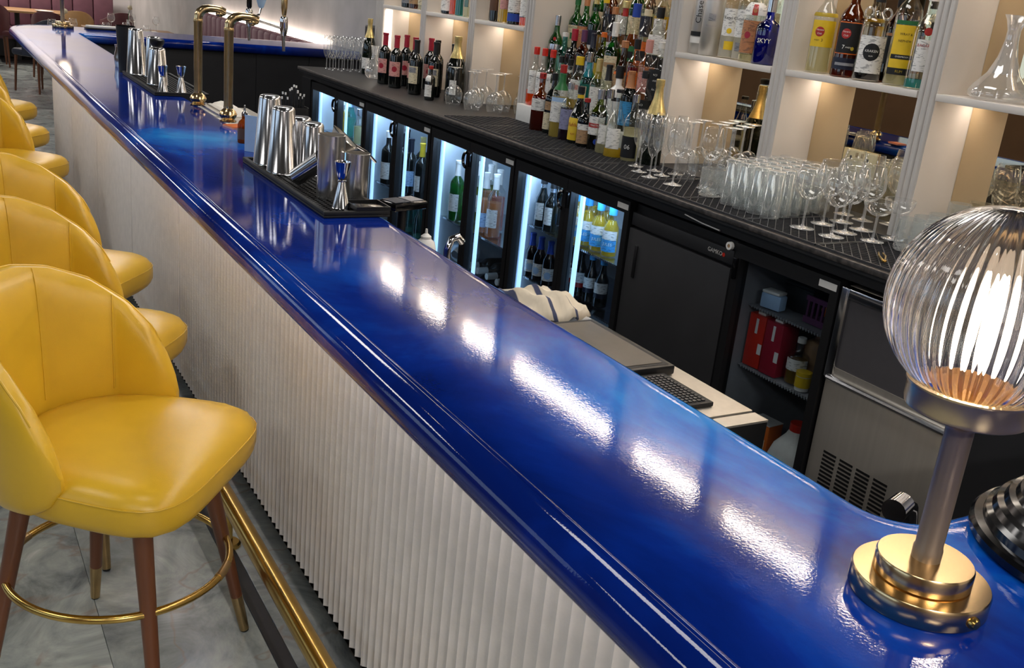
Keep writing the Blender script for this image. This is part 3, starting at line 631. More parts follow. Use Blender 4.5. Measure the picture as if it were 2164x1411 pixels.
# ================================================================== beer taps on the bar
def make_tap(label, loc, rz, handle):
    t = thing('beer_tap', label, 'beer tap', loc, rz, 'brass beer taps on the bar')
    MB().lathe([(0, 0), (.030, 0), (.032, .004), (.022, .009), (.03, .02), (.033, .028), (.028, .040), (.021, .046), (.0175, .05), (.0175, .058)], 28).build('base', 'gold_mirror', t, True)
    MB().lathe([(.0168, .057), (.0168, .325), (.0185, .33), (.0185, .338), (.0165, .342)], 28).build('column', 'brass_dull', t)
    pts = [(0, 0, .338), (.001, 0, .352), (.008, 0, .368), (.022, 0, .379), (.045, 0, .384), (.07, 0, .384), (.09, 0, .38), (.105, 0, .374)]
    arm = MB().tube(pts, [.0165, .0172, .0175, .0165, .0155, .0148, .0165, .0155], 16).build('arm', 'gold_mirror', t, True)
    MB().ico((.086, 0, .366), .016, 2, (1.1, .9, .8)).ico((.098, 0, .37), .0135, 2, (1, 1, .9)).build('arm_head', 'gold_mirror', arm, True)
    MB().tube([(.1, 0, .375), (.2, 0, .352)], .0042, 8).build('shank', 'steel', arm, True)
    sp = MB().lathe([(.0, -.012), (.011, -.012), (.013, 0), (.0155, .018), (.0145, .034), (.016, .045), (.012, .058), (.0, .06)], 20).build('tap_body', 'chrome', t, True, (.205, 0, .338))
    MB().tube([(0, 0, -.01), (0, 0, -.03), (.002, 0, -.068)], [.008, .0065, .0055], 12).build('nozzle', 'steel', sp, True)
    if handle == 'gold': MB().lathe([(.006, .058), (.0085, .066), (.0115, .09), (.0125, .13), (.010, .155), (0, .158)], 16).build('handle', 'gold_mirror', sp, True)
    else:
        MB().lathe([(.006, .058), (.0105, .066), (.0105, .1), (0, .102)], 16).build('handle', 'black_gloss', sp, True)
        MB().tube([(.2, 0, .352), (.262, .05, .375), (.27, .055, .40)], .0042, 8).build('badge_stem', 'steel', t, True)
        MB().lathe([(.0, .0), (.012, .01), (.022, .04), (.027, .09), (.024, .14), (.012, .165), (0, .17)], 20, sy=.35).build('badge', 'pale_blue', t, True, (.27, .055, .395))
    return t
make_tap('brass beer tap with a black topped chrome tap, farther one by the far bar mat', (0.996, 4.275, ZB), 0, 'black')
make_tap('brass beer tap with a gold topped chrome tap, nearer one by the tall shakers', (1.006, 3.842, ZB), 0, 'gold')
# ================================================================== mats and bar tools on the bar top
def rubber_mat(label, x0, x1, y0, y1):
    t = thing('bar_mat', label, 'bar mat', ((x0+x1)/2, (y0+y1)/2, ZB+.0006)); w, d = (x1-x0)/2, (y1-y0)/2
    MB().box(-w, w, -d, d, 0, .006, .002).build('base', 'black_rubber', t)
    MB().box(-w, w, -d, -d+.012, .006, .016, .002).box(-w, w, d-.012, d, .006, .016, .002).box(-w, -w+.012, -d+.012, d-.012, .006, .016, .002).box(w-.012, w, -d+.012, d-.012, .006, .016, .002).build('rim', 'black_rubber', t)
    m = MB(); p = .016
    for i in range(int((2*w-.03)/p)):
        for j in range(int((2*d-.03)/p)): m.box(-w+.018+p*i, -w+.027+p*i, -d+.018+p*j, -d+.027+p*j, .006, .0105)
    o = m.build('nubs', 'black_rubber', t); o['kind'] = 'stuff'
    return t
rubber_mat('black rubber bar mat under the near group of steel shakers', .838, 1.012, 2.30, 3.03)
rubber_mat('black rubber bar mat under the far group of steel shakers', .872, 1.10, 4.52, 5.3)
lid = thing('tray', 'flat black tray on the near corner of the bar mat', 'tray', (.968, 2.345, ZB+.0165), 0); MB().box(-.042, .042, -.04, .04, 0, .006, .002).build('dish', 'black_gloss', lid); MB().box(-.046, .046, -.044, -.04, 0, .01).box(-.046, .046, .04, .044, 0, .01).box(-.046, -.042, -.04, .04, 0, .01).box(.042, .046, -.04, .04, 0, .01).build('rim', 'black', lid)
def shaker(label, x, y, h=.178, r0=.031, r1=.045, z=ZB+.0105, inv=True, grp='steel shaker tins on the bar', mat='steel'):
    t = thing('shaker_tin', label, 'shaker', (x, y, z), random.uniform(0, 6), grp)
    if inv: # mouth down
        MB().lathe([(r1-.002, 0), (r1, .001), (r1, .006), (r1-.001, .007), (r0+.0015, h-.012), (r0-.001, h-.004), (r0-.006, h-.001), (0, h-.003)], 36).build('body', mat, t, auto=.9)
        MB().lathe([(r1-.0005, .0), (r1+.0012, .0015), (r1-.0005, .003)], 36).build('rim', mat, t, True)
    else:
        MB().lathe([(0, 0), (r0, 0), (r0+.001, .004), (r1, h), (r1-.0012, h), (r0-.001, .006), (0, .005)], 36).build('body', mat, t, auto=.9)
        MB().lathe([(r1-.0015, h-.001), (r1+.0008, h), (r1-.0015, h+.0012)], 36).build('rim', mat, t, True)
    return t
shaker('tall shiny steel shaker tin, upside down at the left end of the near mat', 0.893, 2.945, .205, .030, .046)
shaker('tall shiny steel shaker tin, upside down in front of the other tall one', 0.893, 2.815, .190, .031, .045)
shaker('shorter steel shaker tin, upside down behind the front one', 0.975, 2.91, .150, .031, .037)
shaker('shorter steel shaker tin, upside down with a bright blue reflection', 0.976, 2.80, .150, .030, .037)
shaker('brushed steel cup standing open at the middle of the near mat', 0.918, 2.485, .165, .034, .035, inv=False, mat='cup_steel')
shaker('brushed steel cup standing open at the right end of the near mat', 0.985, 2.465, .122, .030, .031, inv=False, mat='cup_steel')
def jigger(label, x, y, h=.118, z=ZB+.0105):
    t = thing('jigger', label, 'jigger', (x, y, z), 0, 'steel jiggers on the bar mats')
    MB().lathe([(.0215, 0), (.023, .001), (.0215, .003), (.0095, h*.56), (.009, h*.58)], 32).build('lower_cone', 'steel', t, True)
    MB().lathe([(.009, h*.57), (.0115, h*.575), (.0115, h*.6), (.009, h*.605)], 24).build('collar', 'steel', t, True)
    MB().lathe([(.0092, h*.6), (.0125, h*.66), (.0165, h*.8), (.021, h), (.0195, h), (.012, h*.7), (0, h*.62)], 32).build('upper_cup', 'chrome', t, True)
    return t
jigger('hourglass steel jigger standing at the front corner of the near mat', 0.905, 2.365)
jigger('left one of two small steel jiggers on the far mat', 0.915, 4.567, .112)
jigger('right one of two small steel jiggers on the far mat', 0.994, 4.577, .112)
# strainers and a cup leaning in the middle
t = thing('fine_strainer', 'conical steel fine strainer lying mouth up between two brushed cups', 'strainer', (.962, 2.56, ZB+.135), .6); t.rotation_euler = (.5, .55, .4)
MB().lathe([(.0, -.045), (.012, -.03), (.042, .03), (.043, .031), (.0405, .03), (.011, -.028), (0, -.043)], 32).build('cone', 'steel_brushed', t, True)
MB().lathe([(.0415, .029), (.0445, .031), (.0415, .033)], 32).build('rim', 'steel', t, True)
MB().tube([(.043, 0, .031), (.09, 0, .036), (.14, 0, .03)], .004, 8).build('handle', 'steel', t, True)
t = thing('shaker_tin', 'small steel tin lying tilted behind the brushed cup', 'shaker', (.905, 2.615, ZB+.062), 0, 'steel shaker tins on the bar'); t.rotation_euler = (.9, .25, .5)
MB().lathe([(0, -.05), (.024, -.05), (.027, .05), (.026, .05), (.023, -.047), (0, -.047)], 28).build('body', 'steel', t, auto=.9); MB().lathe([(.0258, .049), (.0282, .05), (.0258, .051)], 28).build('rim', 'steel', t, True)
# far group
shaker('tall steel shaker tin, leftmost of the far group', 0.925, 5.225, .215, .033, .046)
shaker('tall steel shaker tin, second of the far group with a narrow highlight', 0.99, 5.14, .19, .031, .044)
ft = shaker('steel shaker tin with a dark capped top in the far group', 0.945, 4.83, .165, .033, .046)
t = thing('black_cup', 'tall black plastic cup behind the far steel shakers', 'cup', (.905, 5.38, ZB+.0006)); MB().lathe([(0, .0), (.034, 0), (.045, .22), (.043, .22), (.033, .004), (0, .004)], 28).build('body', 'black', t, auto=.9); MB().lathe([(.0425, .219), (.0465, .221), (.0425, .223)], 28).build('rim', 'black_gloss', t, True)
MB().lathe([(0, .166), (.02, .166), (.03, .18), (.032, .196), (.026, .202), (0, .202)], 24).build('stopper', 'black', ft, auto=.9)
t = thing('steel_jug', 'small dark steel jug at the left back of the far mat', 'jug', (.93, 5.62, ZB+.0006)); MB().lathe([(0, 0), (.04, 0), (.045, .05), (.035, .09), (.04, .11), (.038, .11), (.033, .088), (0, .085)], 28).build('body', 'steel', t, True); MB().tube([(.04, 0, .1), (.07, 0, .095), (.072, 0, .05), (.045, 0, .03)], .004, 8).build('handle', 'steel', t, True)
# straw holder with straws, sign card, dispenser, slips near the taps
t = thing('straw_holder', 'black straw holder with pale tipped straws between the taps and shakers', 'straw holder', (1.106, 3.699, 1.06)); t.location = (1.12, 3.42, .801)
MB().lathe([(0, 0), (.036, 0), (.045, .47), (.043, .47), (.034, .004), (0, .004)], 24, sq=6).build('body', 'black', t)
for i in range(14):
    a = i*2.4; r = .012+.022*((i*37 % 10)/10)
    s = MB().tube([(r*.7*math.cos(a), r*.7*math.sin(a), .01), (r*1.5*math.cos(a), r*1.5*math.sin(a), .495+.012*(i % 4))], .003, 6).build('straw', 'black', t, True)
    MB().tube([(r*1.5*math.cos(a), r*1.5*math.sin(a), .495+.012*(i % 4)), (r*1.53*math.cos(a), r*1.53*math.sin(a), .503+.012*(i % 4))], .0031, 6).build('tip', 'white', s, True)
t = thing('menu_card', 'pale blue leaflet standing upright at the bar edge left of the shakers', 'leaflet', (0.917, 3.197, ZB+.0008), .75)
MB().box(-.0012, .0012, -.045, .03, 0, .115).build('front_leaf', 'pale_blue', t); MB().box(.012, .0144, -.045, .03, 0, .112).build('rear_leaf', 'sky_blue', t)
t = thing('bitters_bottle', 'small amber dropper bottle with a steel pourer behind the leaflet', 'bottle', (0.938, 3.374, ZB))
MB().lathe([(0, .001), (.021, .001), (.022, .004), (.022, .062), (.018, .072), (.009, .08), (.009, .092), (0, .092)], 24).build('glass', 'liq_amber', t, True); MB().lathe([(.010, .09), (.010, .1), (.004, .106), (.003, .125), (0, .126)], 16).build('pourer', 'steel', t, True); MB().lathe([(.0224, .014), (.0224, .05)], 24).build('label', 'brown', t)
t = thing('note_pad', 'stack of peach paper slips at the foot of the nearer tap', 'paper slips', (0.994, 3.697, ZB), .2); MB().box(-.03, .03, -.04, .04, 0, .006).build('pad', 'pink', t); MB().box(-.028, .031, -.038, .041, .0062, .008).build('top_slip', 'orange', t)
t = thing('drip_tray', 'steel drip rail along the bar edge between the two taps', 'drip rail', (1.005, 4.05, ZB), 0); MB().box(-.006, .028, -.2, .25, 0, .005, .0015).build('base', 'steel_brushed', t); MB().box(-.006, -.002, -.2, .25, .005, .009).box(.024, .028, -.2, .25, .005, .009).build('lip', 'steel', t)
# ================================================================== under-bar station
t = thing('bar_station', 'stainless steel work counter under the inner side of the blue bar', 'work counter', (1.22, 2.4, 0)); O = (-1.22, -2.4, 0)
MB().box(.99, 1.455, 1.385, 2.27, .93, .95, .003).build('worktop', 'steel_brushed', t, False, O)
MB().box(1.0, 1.44, 1.385, 1.395, .35, .929).box(1.0, 1.44, 2.26, 2.27, .35, .929).build('side_panel', 'black', t, False, O)
MB().box(1.43, 1.44, 1.4, 2.255, .6, .929).build('front_panel', 'steel_brushed', t, False, O); MB().box(.99, 1.34, 2.275, 3.62, .78, .80, .003).build('lower_worktop', 'steel_brushed', t, False, O)
for x in (1.02, 1.42):
    for y in (1.42, 2.23): MB().tube([(x, y, 0), (x, y, .36)], .018, 12).build('leg', 'steel', t, True, O)
t = thing('chopping_board', 'grey slate-topped chopping board with a black rim behind the bar', 'chopping board', (1.25, 1.765, .951)); 
MB().box(-.17, .165, -.165, .165, 0, .022, .004).build('rim', 'black', t); MB().box(-.148, .143, -.145, .145, .0222, .024, .0008).build('slab', 'board_top', t); MB().box(-.158, .153, -.155, .155, .0215, .0226).build('groove', 'black_rubber', t)
t = thing('drip_mat', 'black perforated drip mat on the steel counter next to the chopping board', 'drip mat', (1.22, 1.51, .951))
MB().box(-.16, .16, -.085, .085, 0, .01, .002).build('base', 'black_rubber', t)
m = MB()
for i in range(26):
    for j in range(13): m.box(-.15+.0115*i, -.143+.0115*i, -.075+.0115*j, -.068+.0115*j, .01, .013)
m.build('nubs', 'mat_rib', t)['kind'] = 'stuff'
t = thing('speed_rack', 'black steel box with a notched top at the end of the work counter', 'rack', (1.3, 1.355, .72)); MB().box(-.12, .15, -.02, .02, 0, .225, .002).build('body', 'black', t); MB().prism([(-.12, -.02), (.15, -.02), (.15, .02), (.04, .02)], .2255, .23).build('lid', 'steel_brushed', t); MB().tube([(.1, -.022, .12), (.1, -.022, .15)], .004, 8).build('latch', 'steel', t, True)
# folded tea towel
v = []; f = []; nu, nv = 22, 16
for i in range(nu):
    for j in range(nv):
        u, w = i/(nu-1), j/(nv-1); z = .012+.05*math.sin(PI*u)**.6*math.sin(PI*w)**.5+.007*math.sin(u*21+w*5)+.006*math.sin(w*17-u*7)
        v.append((-.09+.2*u+.012*math.sin(w*6), -.1+.2*w+.012*math.sin(u*8), max(z, .001)))
for i in range(nu-1):
    for j in range(nv-1): f.append((i*nv+j, (i+1)*nv+j, (i+1)*nv+j+1, i*nv+j+1))
m_, nt_, b_ = newmat('towel_stripe'); wv = nt_.nodes.new('ShaderNodeTexWave'); wv.inputs['Scale'].default_value = 5; wv.inputs['Distortion'].default_value = 1; cr = nt_.nodes.new('ShaderNodeValToRGB'); cr.color_ramp.elements[0].color = (.05, .06, .12, 1); cr.color_ramp.elements[0].position = .06; cr.color_ramp.elements[1].color = (*lin('d9cdb8'), 1); cr.color_ramp.elements[1].position = .12
tcn = nt_.nodes.new('ShaderNodeTexCoord'); nt_.links.new(tcn.outputs['Object'], wv.inputs['Vector']); nt_.links.new(wv.outputs[0], cr.inputs[0]); nt_.links.new(cr.outputs[0], b_.inputs['Base Color']); b_.inputs['Roughness'].default_value = .9
tw = MB().add(v, f).build('tea_towel', 'towel_stripe', None, True, (1.32, 2.05, .954)); md = tw.modifiers.new('thick', 'SOLIDIFY'); md.thickness = .006
tag(tw, 'crumpled cream tea towel with dark stripes behind the chopping board', 'towel')
t = thing('knife', 'black handled knife lying at the left edge of the tea towel', 'knife', (1.2, 2.24, .9515), 1.2); MB().box(-.06, .06, -.009, .009, 0, .014, .003).build('handle', 'black', t); MB().prism([(.06, -.012), (.2, .006), (.2, .009), (.06, .011)], .005, .007).build('blade', 'steel', t)
# card reader and white bottle behind the near mat
t = thing('card_reader', 'black card reader on a bracket behind the right end of the near mat', 'card reader', (1.10, 2.42, 1.145), .3); MB().box(-.055, .06, -.035, .035, 0, .022, .005).build('body', 'black_gloss', t); MB().box(-.05, .0, -.028, .028, .0222, .0235).build('screen', 'navy', t); MB().tube([(0, 0, -.344), (0, 0, .001)], .012, 12).build('post', 'black', t, True); MB().box(.005, .05, -.026, .026, .0222, .0242).build('key_pad', 'grey', t)
t = thing('squeeze_bottle', 'white plastic squeeze bottle behind the bar edge below the card reader', 'bottle', (1.13, 2.325, .801)); MB().lathe([(0, 0), (.028, 0), (.03, .004), (.03, .25), (.024, .275), (.012, .285)], 24).build('body', 'white_gloss', t, True); MB().lathe([(.014, .283), (.014, .29), (.004, .298), (.003, .31), (0, .31)], 16).build('nozzle', 'white', t, True)
t = thing('mixer_gun', 'chrome tap spout standing behind the bar before the third fridge', 'tap', (1.09, 2.12, .951), .2)
MB().tube([(0, 0, 0), (0, 0, .16), (.01, 0, .185), (.03, 0, .19), (.045, 0, .175)], .009, 12).build('spout', 'chrome', t, True); MB().lathe([(0, 0), (.025, 0), (.022, .012), (.012, .02)], 20).build('base', 'chrome', t, True)
t = thing('bar_tap', 'chrome sink tap peeking over the inner corner of the bar', 'tap', (1.11, .775, .951), .6); t.location = (1.15, .77, 0.9)
MB().tube([(0, 0, 0), (0, 0, .175), (-.01, .005, .205), (-.035, .015, .218)], .013, 14).build('spout', 'chrome', t, True); MB().lathe([(0, .0), (.03, 0), (.03, .02), (.014, .03)], 20).build('base', 'chrome', t, True); MB().tube([(-.03, .013, .218), (-.06, .022, .216)], [.016, .017], 16).build('head', 'chrome', t, True)
# far station: black crate with a cloth, and bar inner edge
t = thing('black_crate', 'black slatted crate unit behind the far bar mat', 'crate', (1.30, 4.95, .7), 0)
MB().box(-.16, .16, -.28, .28, 0, .3).build('body', 'black', t); MB().box(-.17, .17, -.29, .29, .3, .315, .003).build('top_rim', 'steel_brushed', t)
for k in range(5): MB().box(-.13, .13, -.286, -.281, .04+.05*k, .07+.05*k).build('slat', 'black_gloss', t)
v = []; f = []; nu = 14
for i in range(nu):
    for j in range(nu):
        u, w = i/(nu-1), j/(nu-1); v.append((-.13+.26*u, -.12+.24*w, max(.002, .05*math.sin(PI*u)*math.sin(PI*w)+.012*math.sin(u*15+w*9))))
for i in range(nu-1):
    for j in range(nu-1): f.append((i*nu+j, (i+1)*nu+j, (i+1)*nu+j+1, i*nu+j+1))
cl = MB().add(v, f).build('cloth', 'linen', None, True, (1.27, 5.0, 1.018)); cl.modifiers.new('thick', 'SOLIDIFY').thickness = .005; tag(cl, 'white crumpled cloth on the black crate behind the taps', 'cloth')
# black stepped base with grey drum at the near right corner
t = thing('bucket_stand', 'glossy black stepped round stand with a flared grey bucket beside the globe lamp', 'stand', (1.205, .52, ZB+.0006))
MB().lathe([(0, 0), (.170, 0), (.173, .004), (.173, .012), (.169, .017), (.160, .019), (.158, .028), (.152, .032), (.148, .040), (.141, .043), (.137, .051), (.130, .053), (.126, .06), (0, .06)], 72).build('base', 'black_gloss', t, auto=.5)
MB().lathe([(.110, .0601), (.118, .064), (.122, .07), (.166, .27), (.169, .275), (.164, .277), (.12, .075), (0, .072)], 64).build('bucket', 'drum_grey', t)

# ================================================================== bottles
PROF = {  # (fraction of height, fraction of radius)
 'std':  [(0, .9), (.012, 1), (.56, 1), (.62, .95), (.68, .75), (.73, .48), (.77, .37), (.95, .32), (.955, .36), (.985, .36)],
 'tall': [(0, .9), (.012, 1), (.62, 1), (.67, .95), (.72, .75), (.76, .5), (.80, .38), (.95, .325), (.955, .36), (.985, .36)],
 'wine': [(0, .9), (.012, 1), (.60, 1), (.645, .95), (.69, .75), (.73, .48), (.76, .38), (.95, .36), (.955, .41), (.985, .41)],
 'champ': [(0, .92), (.012, 1), (.45, 1), (.53, .95), (.62, .78), (.70, .56), (.78, .40), (.90, .31), (.93, .36), (.985, .36)],
 'squat': [(0, .92), (.015, 1), (.52, 1.0), (.58, .97), (.63, .8), (.67, .5), (.70, .36), (.93, .32), (.935, .37), (.985, .37)],
 'cone': [(0, .92), (.012, 1), (.42, .98), (.55, .8), (.68, .5), (.76, .36), (.94, .31), (.945, .35), (.985, .35)],
 'bulb': [(0, .7), (.012, .85), (.15, 1), (.35, 1), (.48, .85), (.58, .55), (.66, .38), (.94, .32), (.945, .36), (.985, .36)],
 'beer': [(0, .9), (.012, 1), (.5, 1), (.58, .93), (.68, .6), (.78, .45), (.93, .40), (.94, .46), (.985, .46)]}
BC = {}
def bmesh_of(shape, h, r, sq, part, seg, z0=0, z1=1, sc=1.0, ang=None):
    k = (shape, h, r, sq, part, seg, round(z0, 4), round(z1, 4), sc, ang)
    if k in BC: return BC[k]
    P = [(f*h, q*r) for f, q in PROF[shape]]
    def rad(z): return interp(P, min(max(z, 0), P[-1][0]))
    zs = sorted({z0, z1} | {z for z, _ in P if z0 < z < z1})
    prof = [(rad(z)*sc, z) for z in zs]
    if part == 'shell': prof = [(0, .001)]+prof+[(0, prof[-1][1])]
    if part == 'fill': prof = [(0, z0)]+prof+[(0, z1)]
    m = MB()
    if ang: m.lathe(prof, max(6, seg*2//3), sq, a0=PI-ang, a1=PI+ang)
    else: m.lathe(prof, seg, sq)
    BC[k] = m.mesh(part, auto=.8); return BC[k]
def setmat(me, mat):
    k = (me.name, mat)
    if not me.materials: me.materials.append(M(mat)); return me
    if me.materials[0].name == mat: return me
    if k not in BC: c = me.copy(); c.materials.clear(); c.materials.append(M(mat)); BC[k] = c
    return BC[k]
FACE = math.radians(38)   # labels turn a little towards the stools' side of the room
def bottle(label, x, y, z, h, r, shape='std', glass='bottle_clear', liq=None, fill=.5, cap='black', caph=.12, labels=(), texts=(), neck=None, sq=0, seg=24, face=None, group=None, name='bottle', cat='bottle', capsc=1.12, disc=()):
    """labels: (z0, z1 as fractions, material, half angle); texts: (string, size, z fraction, material)"""
    t = thing(name, label, cat, (x, y, z+.0012), FACE+random.uniform(-.22, .22) if face is None else face, group)
    inst('glass', setmat(bmesh_of(shape, h, r, sq, 'shell', seg, 0, .985*h), glass), None, t)
    if liq: inst('liquid', setmat(bmesh_of(shape, h, r, sq, 'fill', seg, .015*h, fill*h, .94), liq), None, t)
    if cap and caph > .22: inst('cap', setmat(bmesh_of(shape, h, r, 0, 'cap', 16, (1-caph)*h, .985*h, capsc), cap), None, t)
    elif cap:
        k = ('cyl', shape, h, r, capsc, caph, cap)
        if k not in BC:
            R_ = PROF[shape][-1][1]*r*capsc; BC[k] = MB().lathe([(R_-.002, (1-caph)*h), (R_, (1-caph)*h+.0006), (R_, .985*h)], 16).mesh('cap', auto=.6); BC[k].materials.append(M(cap))
        inst('cap', BC[k], None, t)
    if cap:
        k = ('lid', shape, h, r, capsc, cap)
        if k not in BC:
            R_ = PROF[shape][-1][1]*r*capsc; BC[k] = MB().lathe([(R_, .985*h-.001), (R_, h-.002), (R_-.0015, h), (0, h)], 16).mesh('cap_top', auto=.6); BC[k].materials.append(M(cap))
        inst('cap_top', BC[k], None, t)
    if neck: inst('neck_band', setmat(bmesh_of(shape, h, r, 0, 'band', 16, neck[0]*h, neck[1]*h, 1.06), neck[2]), None, t)
    for q_, (a, b, mat, ang) in enumerate(labels):
        mat = 'print_'+mat if 'print_'+mat in MATS and b-a > .07 else mat; inst('label', setmat(bmesh_of(shape, h, r, sq, 'strip', seg, a*h, b*h, 1.015+.006*q_, ang), mat), None, t)
    for (zf, rad, mat, yo) in disc:   # printed round emblem wrapped on the body
        vv = [wrap(yo, zf*h, r*(1.022+.006*len(labels)))]+[wrap(rad*g/4*math.cos(2*PI*k/18)+yo, rad*g/4*math.sin(2*PI*k/18)+zf*h, r*(1.022+.006*len(labels))) for g in (1, 2, 3, 4) for k in range(18)]
        ff = [(0, 1+k, 1+(k+1) % 18) for k in range(18)]+[(1+18*g+k, 19+18*g+k, 19+18*g+(k+1) % 18, 1+18*g+(k+1) % 18) for g in range(3) for k in range(18)]
        obj('emblem', vv, ff, mat, t)
    for tx in texts:
        s_, size, zf, mat = tx[:4]; yo = tx[4] if len(tx) > 4 else 0
        v, f = text_data(s_); wd = max(p[0] for p in v)-min(p[0] for p in v); kx = size if wd*size < 1.9*r else 1.9*r/wd
        obj('lettering', [wrap(p[0]*kx+yo, p[1]*size+zf*h, r*(1.034+.006*len(labels))) for p in v], f, mat, t)
    return t
def wrap(u, z, R):  # u runs left to right as read from outside; the label faces local -X
    a = PI+u/R; return (R*math.cos(a), R*math.sin(a), z)
def row(items):
    for it in items: bottle(*it[0], **it[1])
C0 = 1.12
# --- red wines and champagne at the left end of the counter
WL = dict(shape='wine', glass='wine_dark', seg=24)
for (lab, x, y, kind) in (('red-capsuled wine bottle with a pink label, leftmost of the red wines', 2.43, 5.74, 'p'), ('red-capsuled wine bottle with a pink label, front middle of the red wines', 2.425, 5.56, 'p'),
    ('red-capsuled wine bottle with a pink label touching the cream-labelled wines', 2.515, 5.50, 'p'), ('red-capsuled wine bottle in the second row behind the leftmost one', 2.54, 5.68, 'p'),
    ('red-capsuled wine bottle at the back of the red wines, by the upright', 2.63, 5.53, 'p'),
    ('black-capsuled wine bottle with a cream label, frontmost of three', 2.42, 5.27, 'c'), ('black-capsuled wine bottle with a cream label, middle of three', 2.50, 5.19, 'c'), ('black-capsuled wine bottle with a cream label, rightmost of three', 2.585, 5.135, 'c'),
    ('dark wine bottle with a black top in the back row of the second bay', 2.60, 5.38, 'd'), ('dark wine bottle with a rust capsule behind the cream-labelled wines', 2.69, 5.30, 'o'), ('dark wine bottle with a black top near the third upright', 2.69, 5.14, 'd')):
    lb = {'p': ((.22, .5, 'pink', 1.0),), 'c': ((.2, .52, 'cream', 1.0), (.40, .5, 'grey', .7)), 'd': (), 'o': ()}[kind]
    ds = {'p': ((.36, .016, 'crimson', .004),)}.get(kind, ())
    bottle(lab, x, y, C0, .295, .038, cap={'p': 'crimson', 'c': 'black', 'd': 'black_gloss', 'o': 'copper'}[kind], caph=.24, labels=lb, disc=ds, group='red wines on the back counter', **WL)
bottle('champagne bottle with pale gold foil standing beside the row of flutes', 2.545, 6.28, C0, .345, .042, shape='champ', glass='wine_green', cap='gold_foil', caph=.34, labels=((.1, .3, 'white', .8),))
bottle('magnum of champagne with pale gold foil beside the cream-labelled wines', 2.53, 4.99, C0, .345, .054, shape='champ', glass='wine_dark', cap='gold_foil', caph=.33, labels=((.12, .34, 'white', .35),))
bottle('half-size dark wine bottle with a white label and a red top', 2.40, 5.03, C0, .18, .027, shape='wine', glass='wine_dark', cap='red', caph=.1, labels=((.1, .45, 'white', .95), (.55, .72, 'white', .7)))
# --- spirit display, front row on the counter
D = lambda lab, *a, **k: bottle(lab, *a, group='spirit bottles in the display', **k)
D('amber whiskey bottle with a red top at the left front of the display', 2.495, 4.035, C0, .262, .038, shape='squat', glass='bottle_brown', liq='liq_amber', fill=.55, cap='red', caph=.1, labels=((.36, .56, 'white', .85),), texts=(('SOUTHERN', .011, .49, 'ink'), ('COMFORT', .011, .42, 'ink')), sq=3.2)
D('dark bottle with a cream label and black cap next to the amber whiskey', 2.50, 3.94, C0, .272, .035, glass='wine_dark', cap='black', labels=((.08, .36, 'cream', 1.0), (.40, .54, 'tan', .6)))
D('green-necked bottle of pale liqueur with a grey-blue label and red cap', 2.48, 3.845, C0, .318, .039, glass='bottle_clear', liq='liq_yellow', fill=.56, cap='red', caph=.11, neck=(.66, .88, 'green'), labels=((.22, .56, 'white', 1.1), (.5, .56, 'pale_blue', 1.0)))
D('dark purple liqueur bottle with a lavender label and silver cap', 2.475, 3.762, C0, .252, .037, glass='bottle_clear', liq='liq_purple', fill=.56, cap='silver_cap', labels=((.2, .55, 'lavender', 1.0),))
D('round-shouldered black bottle with a big yellow label and yellow neck band', 2.475, 3.678, C0, .245, .040, shape='cone', glass='wine_dark', cap='black', labels=((.07, .46, 'yellow', .95),), neck=(.80, .86, 'yellow'), texts=(('Kahlua', .022, .34, 'red'), ('RUM', .010, .18, 'red')))
D('small dark bottle with a tan and white label and a red collar', 2.46, 3.60, C0, .205, .033, shape='squat', glass='wine_dark', cap='red', caph=.08, labels=((.08, .48, 'tan', 1.0), (.36, .48, 'white', 1.0)))
D('dark vermouth bottle with a white label and red lettered banner', 2.475, 3.527, C0, .252, .038, glass='bottle_olive', liq='liq_dark', fill=.62, cap='silver_cap', caph=.16, labels=((.26, .56, 'white', 1.1), (.38, .45, 'red', 1.0)), texts=(('MARTINI', .0115, .415, 'white'),), disc=((.15, .012, 'blue', .012),))
D('clear round-bodied bottle with a plain white label and steel pourer', 2.465, 3.447, C0, .262, .039, shape='squat', glass='bottle_clear', liq='liq_pale', fill=.18, cap='steel', caph=.14, labels=((.16, .46, 'white', .8),))
D('clear long-necked bottle with a white label and golden dregs', 2.45, 3.362, C0, .272, .040, shape='cone', glass='bottle_clear', liq='liq_gold', fill=.13, cap='black', caph=.05, labels=((.14, .44, 'white', .75),))
D('black-labelled clear bottle numbered in white beside the flutes', 2.47, 3.275, C0, .265, .036, glass='bottle_clear', liq='liq_pale', fill=.5, cap='steel', labels=((.06, .38, 'ink', 1.1),), texts=(('06', .026, .22, 'white'),))
D('champagne bottle with pale gold foil behind the front flutes', 2.515, 3.195, C0, .335, .043, shape='champ', glass='wine_green', cap='gold_foil', caph=.4)
# --- first step
z = TZ[0]; X1 = 2.61
for i, (y, w) in enumerate(((4.302, 'leftmost'), (4.226, 'middle'), (4.152, 'rightmost'))):
    D('bright orange aperitif bottle with a red cap, %s of three' % w, X1, y, z, .275, .0345, shape='squat', liq='liq_orange', fill=(.26, .16, .2)[i], cap='red_bright', caph=.13, labels=((.2, .6, 'white', .55),), texts=(('APEROL', .0085, .5, 'navy_ink'),))
D('clear bottle with a white label and small black cap behind the amber whiskey', X1, 4.072, z, .255, .033, liq='liq_milk', fill=.4, cap='black', labels=((.12, .5, 'white', 1.0),))
D('clear bottle of pale pink liqueur with a white label and dark top', X1, 3.995, z, .25, .034, liq='liq_pink', fill=.35, cap='ink', labels=((.2, .5, 'white', .9),))
D('yellow-capped bottle of lemon liqueur with a pink and white label', X1, 3.918, z, .268, .035, liq='liq_yellow', fill=.52, cap='yellow', caph=.14, capsc=1.5, labels=((.3, .62, 'white', 1.0), (.46, .54, 'pink', .5)))
